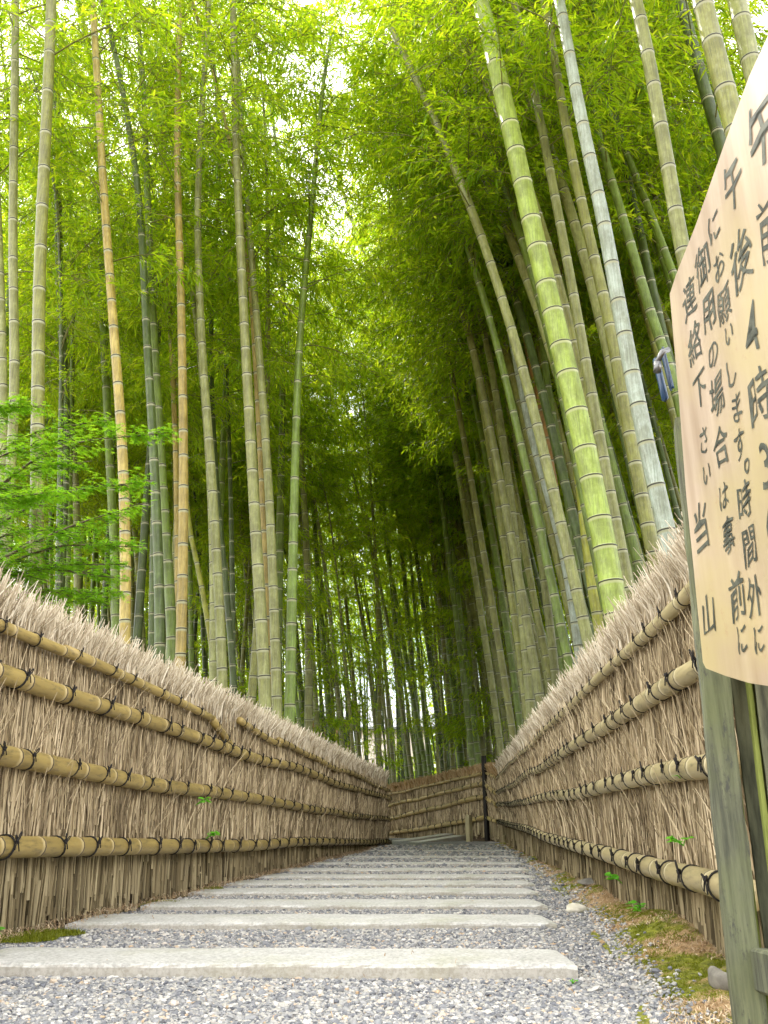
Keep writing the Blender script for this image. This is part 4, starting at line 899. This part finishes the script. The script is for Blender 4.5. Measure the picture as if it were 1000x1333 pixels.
for (a, b, c, Yb) in brs:
    C3 = spline([at(*a, Yb+.3), at(*b, Yb), at(*c, Yb-.2)], 14); tube(bb, C3, np.linspace(.016, .003, 14), 5)
    for k in range(56):
        v = .15+.85*g.random(); p = C3[min(13, int(v*13))]; L_ = g.uniform(.12, .42)*(1.15-v*.7); a2 = g.uniform(-1.3, 1.3); d = np.array([math.cos(a2), math.sin(a2), g.normal(0, .10)])
        q = p+d*L_; tube(bb, [p, (p+q)/2+np.array([0, 0, .015]), q], [.004, .003, .0015], 3, cap=False)
        m_ = 15; t = g.random((m_, 1))**.7; MPs.append(p+d*L_*t+g.normal(0, .03, (m_, 3))*np.array([1.3, 1.3, .5])); MDs.append(np.tile(d, (m_, 1)))
bb.build('branches', BARK, mp, True, mo)
MPs = np.concatenate(MPs); MDs = np.concatenate(MDs); n = len(MPs)
D = unit(MDs*np.array([1, 1, 0])+g.normal(0, .6, (n, 3))*np.array([1, 1, 0])+np.array([0, 0, -.28])); Z = unit(np.stack([g.normal(0, .28, n), g.normal(-.25, .28, n), np.ones(n)], -1)); X = unit(np.cross(D, Z)); Z = np.cross(X, D)
sc = g.uniform(.026, .046, n)[:, None]; Vm, Fm = instance_verts(TV, TF, MPs-mo, X*sc, D*sc, Z*sc); mesh('foliage', Vm, Fm, MLEAF, mp, False)

# ------------------------------------------------------------------ small sprouts
def sprout(P, out, n, s, label, seed):
    g = np.random.default_rng(seed); e = empty('sprout', P, label, 'plant', 'green sprouts on the fences and path'); tb = MB(); lp, ld = [], []
    for k in range(n):
        d = np.array([out[0]+g.normal(0, .5), out[1]+g.normal(0, .5), g.uniform(.3, 1.0)]); d = unit(d); L_ = s*g.uniform(.6, 1.3); tube(tb, [np.zeros(3), d*L_*.6+np.array([0, 0, .1*s]), d*L_], [.0025, .002, .001], 4, cap=False)
        for q in range(3):
            a = g.uniform(0, 6.28); dl = unit(d*.5+np.array([math.cos(a), math.sin(a), -.1])); lp.append(d*L_*g.uniform(.8, 1)); ld.append(dl)
    tb.build('stem', SPROUT, e); lp = np.array(lp); ld = np.array(ld); n_ = len(lp); Z = unit(np.array([out[0]*.8, out[1]*.8, 1.])+g.normal(0, .3, (n_, 3)))
    Lh = s*g.uniform(.5, .85, n_); V, F = leaf_quads(lp, ld, Lh, Lh*.55, Z); lb = MB(); lb.add(V, F); lb.build('leaf', SPROUT, e, smooth=False)
def onfence(x, y, S, side, off=.1):
    a, b = np.array(S[0][:2]), np.array(S[-1][:2]); u = unit(b-a); n2 = np.array([u[1], -u[0]])*side; p0 = a+n2*off; d = ray(x, y); t = (n2@p0)/(n2@d[:2]); P = d*t; P[2] += EYE; return P, n2
for (x, y, S, sd_, n, s, lb_, sdn) in [(255, 1048, SLF, 1, 3, .07, 'small green sprout poking through the left fence under its third rail', 1), (268, 1092, SLF, 1, 4, .075, 'bright yellow green sprout hanging over the bottom rail of the left fence', 2),
        (890, 1101, SRF, -1, 4, .05, 'green sprout growing from the right fence above its bottom rail', 3), (810, 1150, SRF, -1, 4, .07, 'green sprout below the bottom rail of the right fence', 4), (886, 1013, SRF, -1, 1, .03, 'tiny green leaf on the third rail of the right fence', 5)]:
    P, n2 = onfence(x, y, S, sd_, .15); sprout(P, n2, n, s, lb_, sdn)
for (x, y, n, s, lb_, sdn) in [(833, 1212, 6, .05, 'green weed on the moss bank beside the second step', 8), (291, 1145, 4, .05, 'green weed at the foot of the left fence by the fifth step', 9), (4, 1226, 3, .05, 'green weed at the left edge beside the nearest step', 10), (745, 1272, 3, .02, 'tiny green weed at the right end of the nearest step', 11), (762, 1123, 4, .05, 'green weed on the far part of the moss bank', 12)]:
    P = onslope(x, y); P[2] = max(float(pz(P[0], P[1])), float(bank_z(P[0], P[1])) if P[0] > 1 else -1)+.01; sprout(P, (0, -.3), n, s, lb_, sdn)

# ------------------------------------------------------------------ beyond the grove
WALLP = plain('pale_wall', (.62, .56, .50), (.74, .68, .62), 2, .9, .1); WALLB = plain('brown_wall', (.24, .13, .08), (.36, .21, .14), 3, .8, .2, .02, (1, 1, .1)); ROOFT = plain('grey_roof', (.16, .17, .2), (.30, .31, .34), 6, .6, .5, .04, (6, 1, 1))
GLASS, _t, _b = mat('window_glass'); _b.inputs['Base Color'].default_value = (.04, .05, .06, 1); _b.inputs['Roughness'].default_value = .08
def house(x0, x1, yw, z0, z1, depth, m, label, roof_over=.6):
    e = empty('house', ((x0+x1)/2, yw, z0), label, 'house'); off = np.array([(x0+x1)/2, yw, z0]); hw = (x1-x0)/2; h = z1-z0
    mb = MB(); box(mb, (-hw, 0, 0), (hw, depth, h)); mb.build('wall', m, e, False)
    mb = MB(); V = [(-hw-roof_over, -roof_over, h), (hw+roof_over, -roof_over, h), (hw+roof_over, depth+roof_over, h), (-hw-roof_over, depth+roof_over, h), (-hw-roof_over, depth/2, h+depth*.28), (hw+roof_over, depth/2, h+depth*.28)]
    V += [(a, b, c+.18) for a, b, c in V]
    F4 = [[0, 4, 5, 1], [6, 7, 11, 10], [3, 2, 5, 4], [9, 10, 11, 8], [0, 1, 7, 6], [2, 3, 9, 8], [0, 6, 10, 4], [4, 10, 9, 3], [1, 5, 11, 7], [5, 2, 8, 11]]
    mb.add(V, np.array(F4)); mb.build('roof', ROOFT, e, False)
    k = -hw+1
    while k < hw-1.2:
        mb = MB(); box(mb, (k-.06, -.08, h*.45-.06), (k+1.06, -.003, h*.45+1.0)); w1 = mb.build('window', DARKWOOD, e, False); mb = MB(); box(mb, (k, -.095, h*.45), (k+1, -.083, h*.45+.94)); mb.build('pane', GLASS, w1, False); k += 2.3
def px_x(x, Y): return float(at(x, 1085, Y)[0])
house(px_x(395, 62), px_x(452, 62), 62, .4, Zat(440, 938, 62), 6, WALLB, 'brown walled house with grey roof beyond the grove left of centre')
house(px_x(470, 75), px_x(560, 75), 75, .4, Zat(500, 950, 75), 7, WALLP, 'pale walled house far beyond the grove at the centre')
def leafmass(name, x0, x1, y0, y1, z0, z1, n, size, label, cat, trunk=True):
    g = np.random.default_rng(int(abs(x0)*10)+n); e = empty(name, ((x0+x1)/2, (y0+y1)/2, .2), label, cat); off = np.array([(x0+x1)/2, (y0+y1)/2, .2])
    nc = max(14, int((x1-x0)*(z1-z0)*.5)); C = np.stack([g.uniform(x0, x1, nc), g.uniform(y0, y1, nc), z0+(z1-z0)*g.random(nc)], -1); r = g.uniform(.5, 1.2, nc)*min(2.2, (z1-z0)*.3)
    k = g.integers(0, nc, n); P = C[k]+unit(g.normal(0, 1, (n, 3)))*(r[k]*g.random(n)**.4)[:, None]-off; D = unit(g.normal(0, 1, (n, 3))); Lh = size*g.uniform(.7, 1.3, n)
    V, F = leaf_quads(P, D, Lh, Lh*.5, unit(g.normal(0, 1, (n, 3))+np.array([0, 0, 1.]))); lb = MB(); lb.add(V, F); lb.build('foliage', HLEAF, e, smooth=False)
    if trunk:
        tb = MB()
        for q in range(1 if cat == 'tree' else 5):
            x = 0 if cat == 'tree' else (x0+(x1-x0)*(q+.5)/5)-off[0]; tube(tb, [(x, 0, -.3), (x+.1, .05, z0), (x, 0, (z0+z1)/2)], [.18, .14, .08], 8)
        tb.build('trunk', BARK, e)
leafmass('hedge', px_x(478, 50), px_x(600, 50), 49.5, 51, .6, Zat(500, 985, 50), 9000, .22, 'sunlit yellow green hedge beyond the far fence at the centre', 'hedge')
LT_ = ['sunlit tree beyond the grove at the far left', 'sunlit tree beyond the grove behind the golden bamboo', 'sunlit tree beyond the grove behind the centre gap', 'sunlit tree beyond the grove right of centre', 'sunlit tree beyond the grove at the far right']
for (a, b, Yd, z1, lb_) in [(20, 170, 66, 11, LT_[0]), (200, 330, 72, 13, LT_[1]), (360, 430, 80, 12, LT_[2]), (560, 650, 78, 12, LT_[3]), (720, 860, 66, 13, LT_[4])]:
    leafmass('tree', px_x(a, Yd), px_x(b, Yd), Yd, Yd+5, 3, z1, 7000, .4, lb_, 'tree')
print('objects', len(bpy.data.objects))
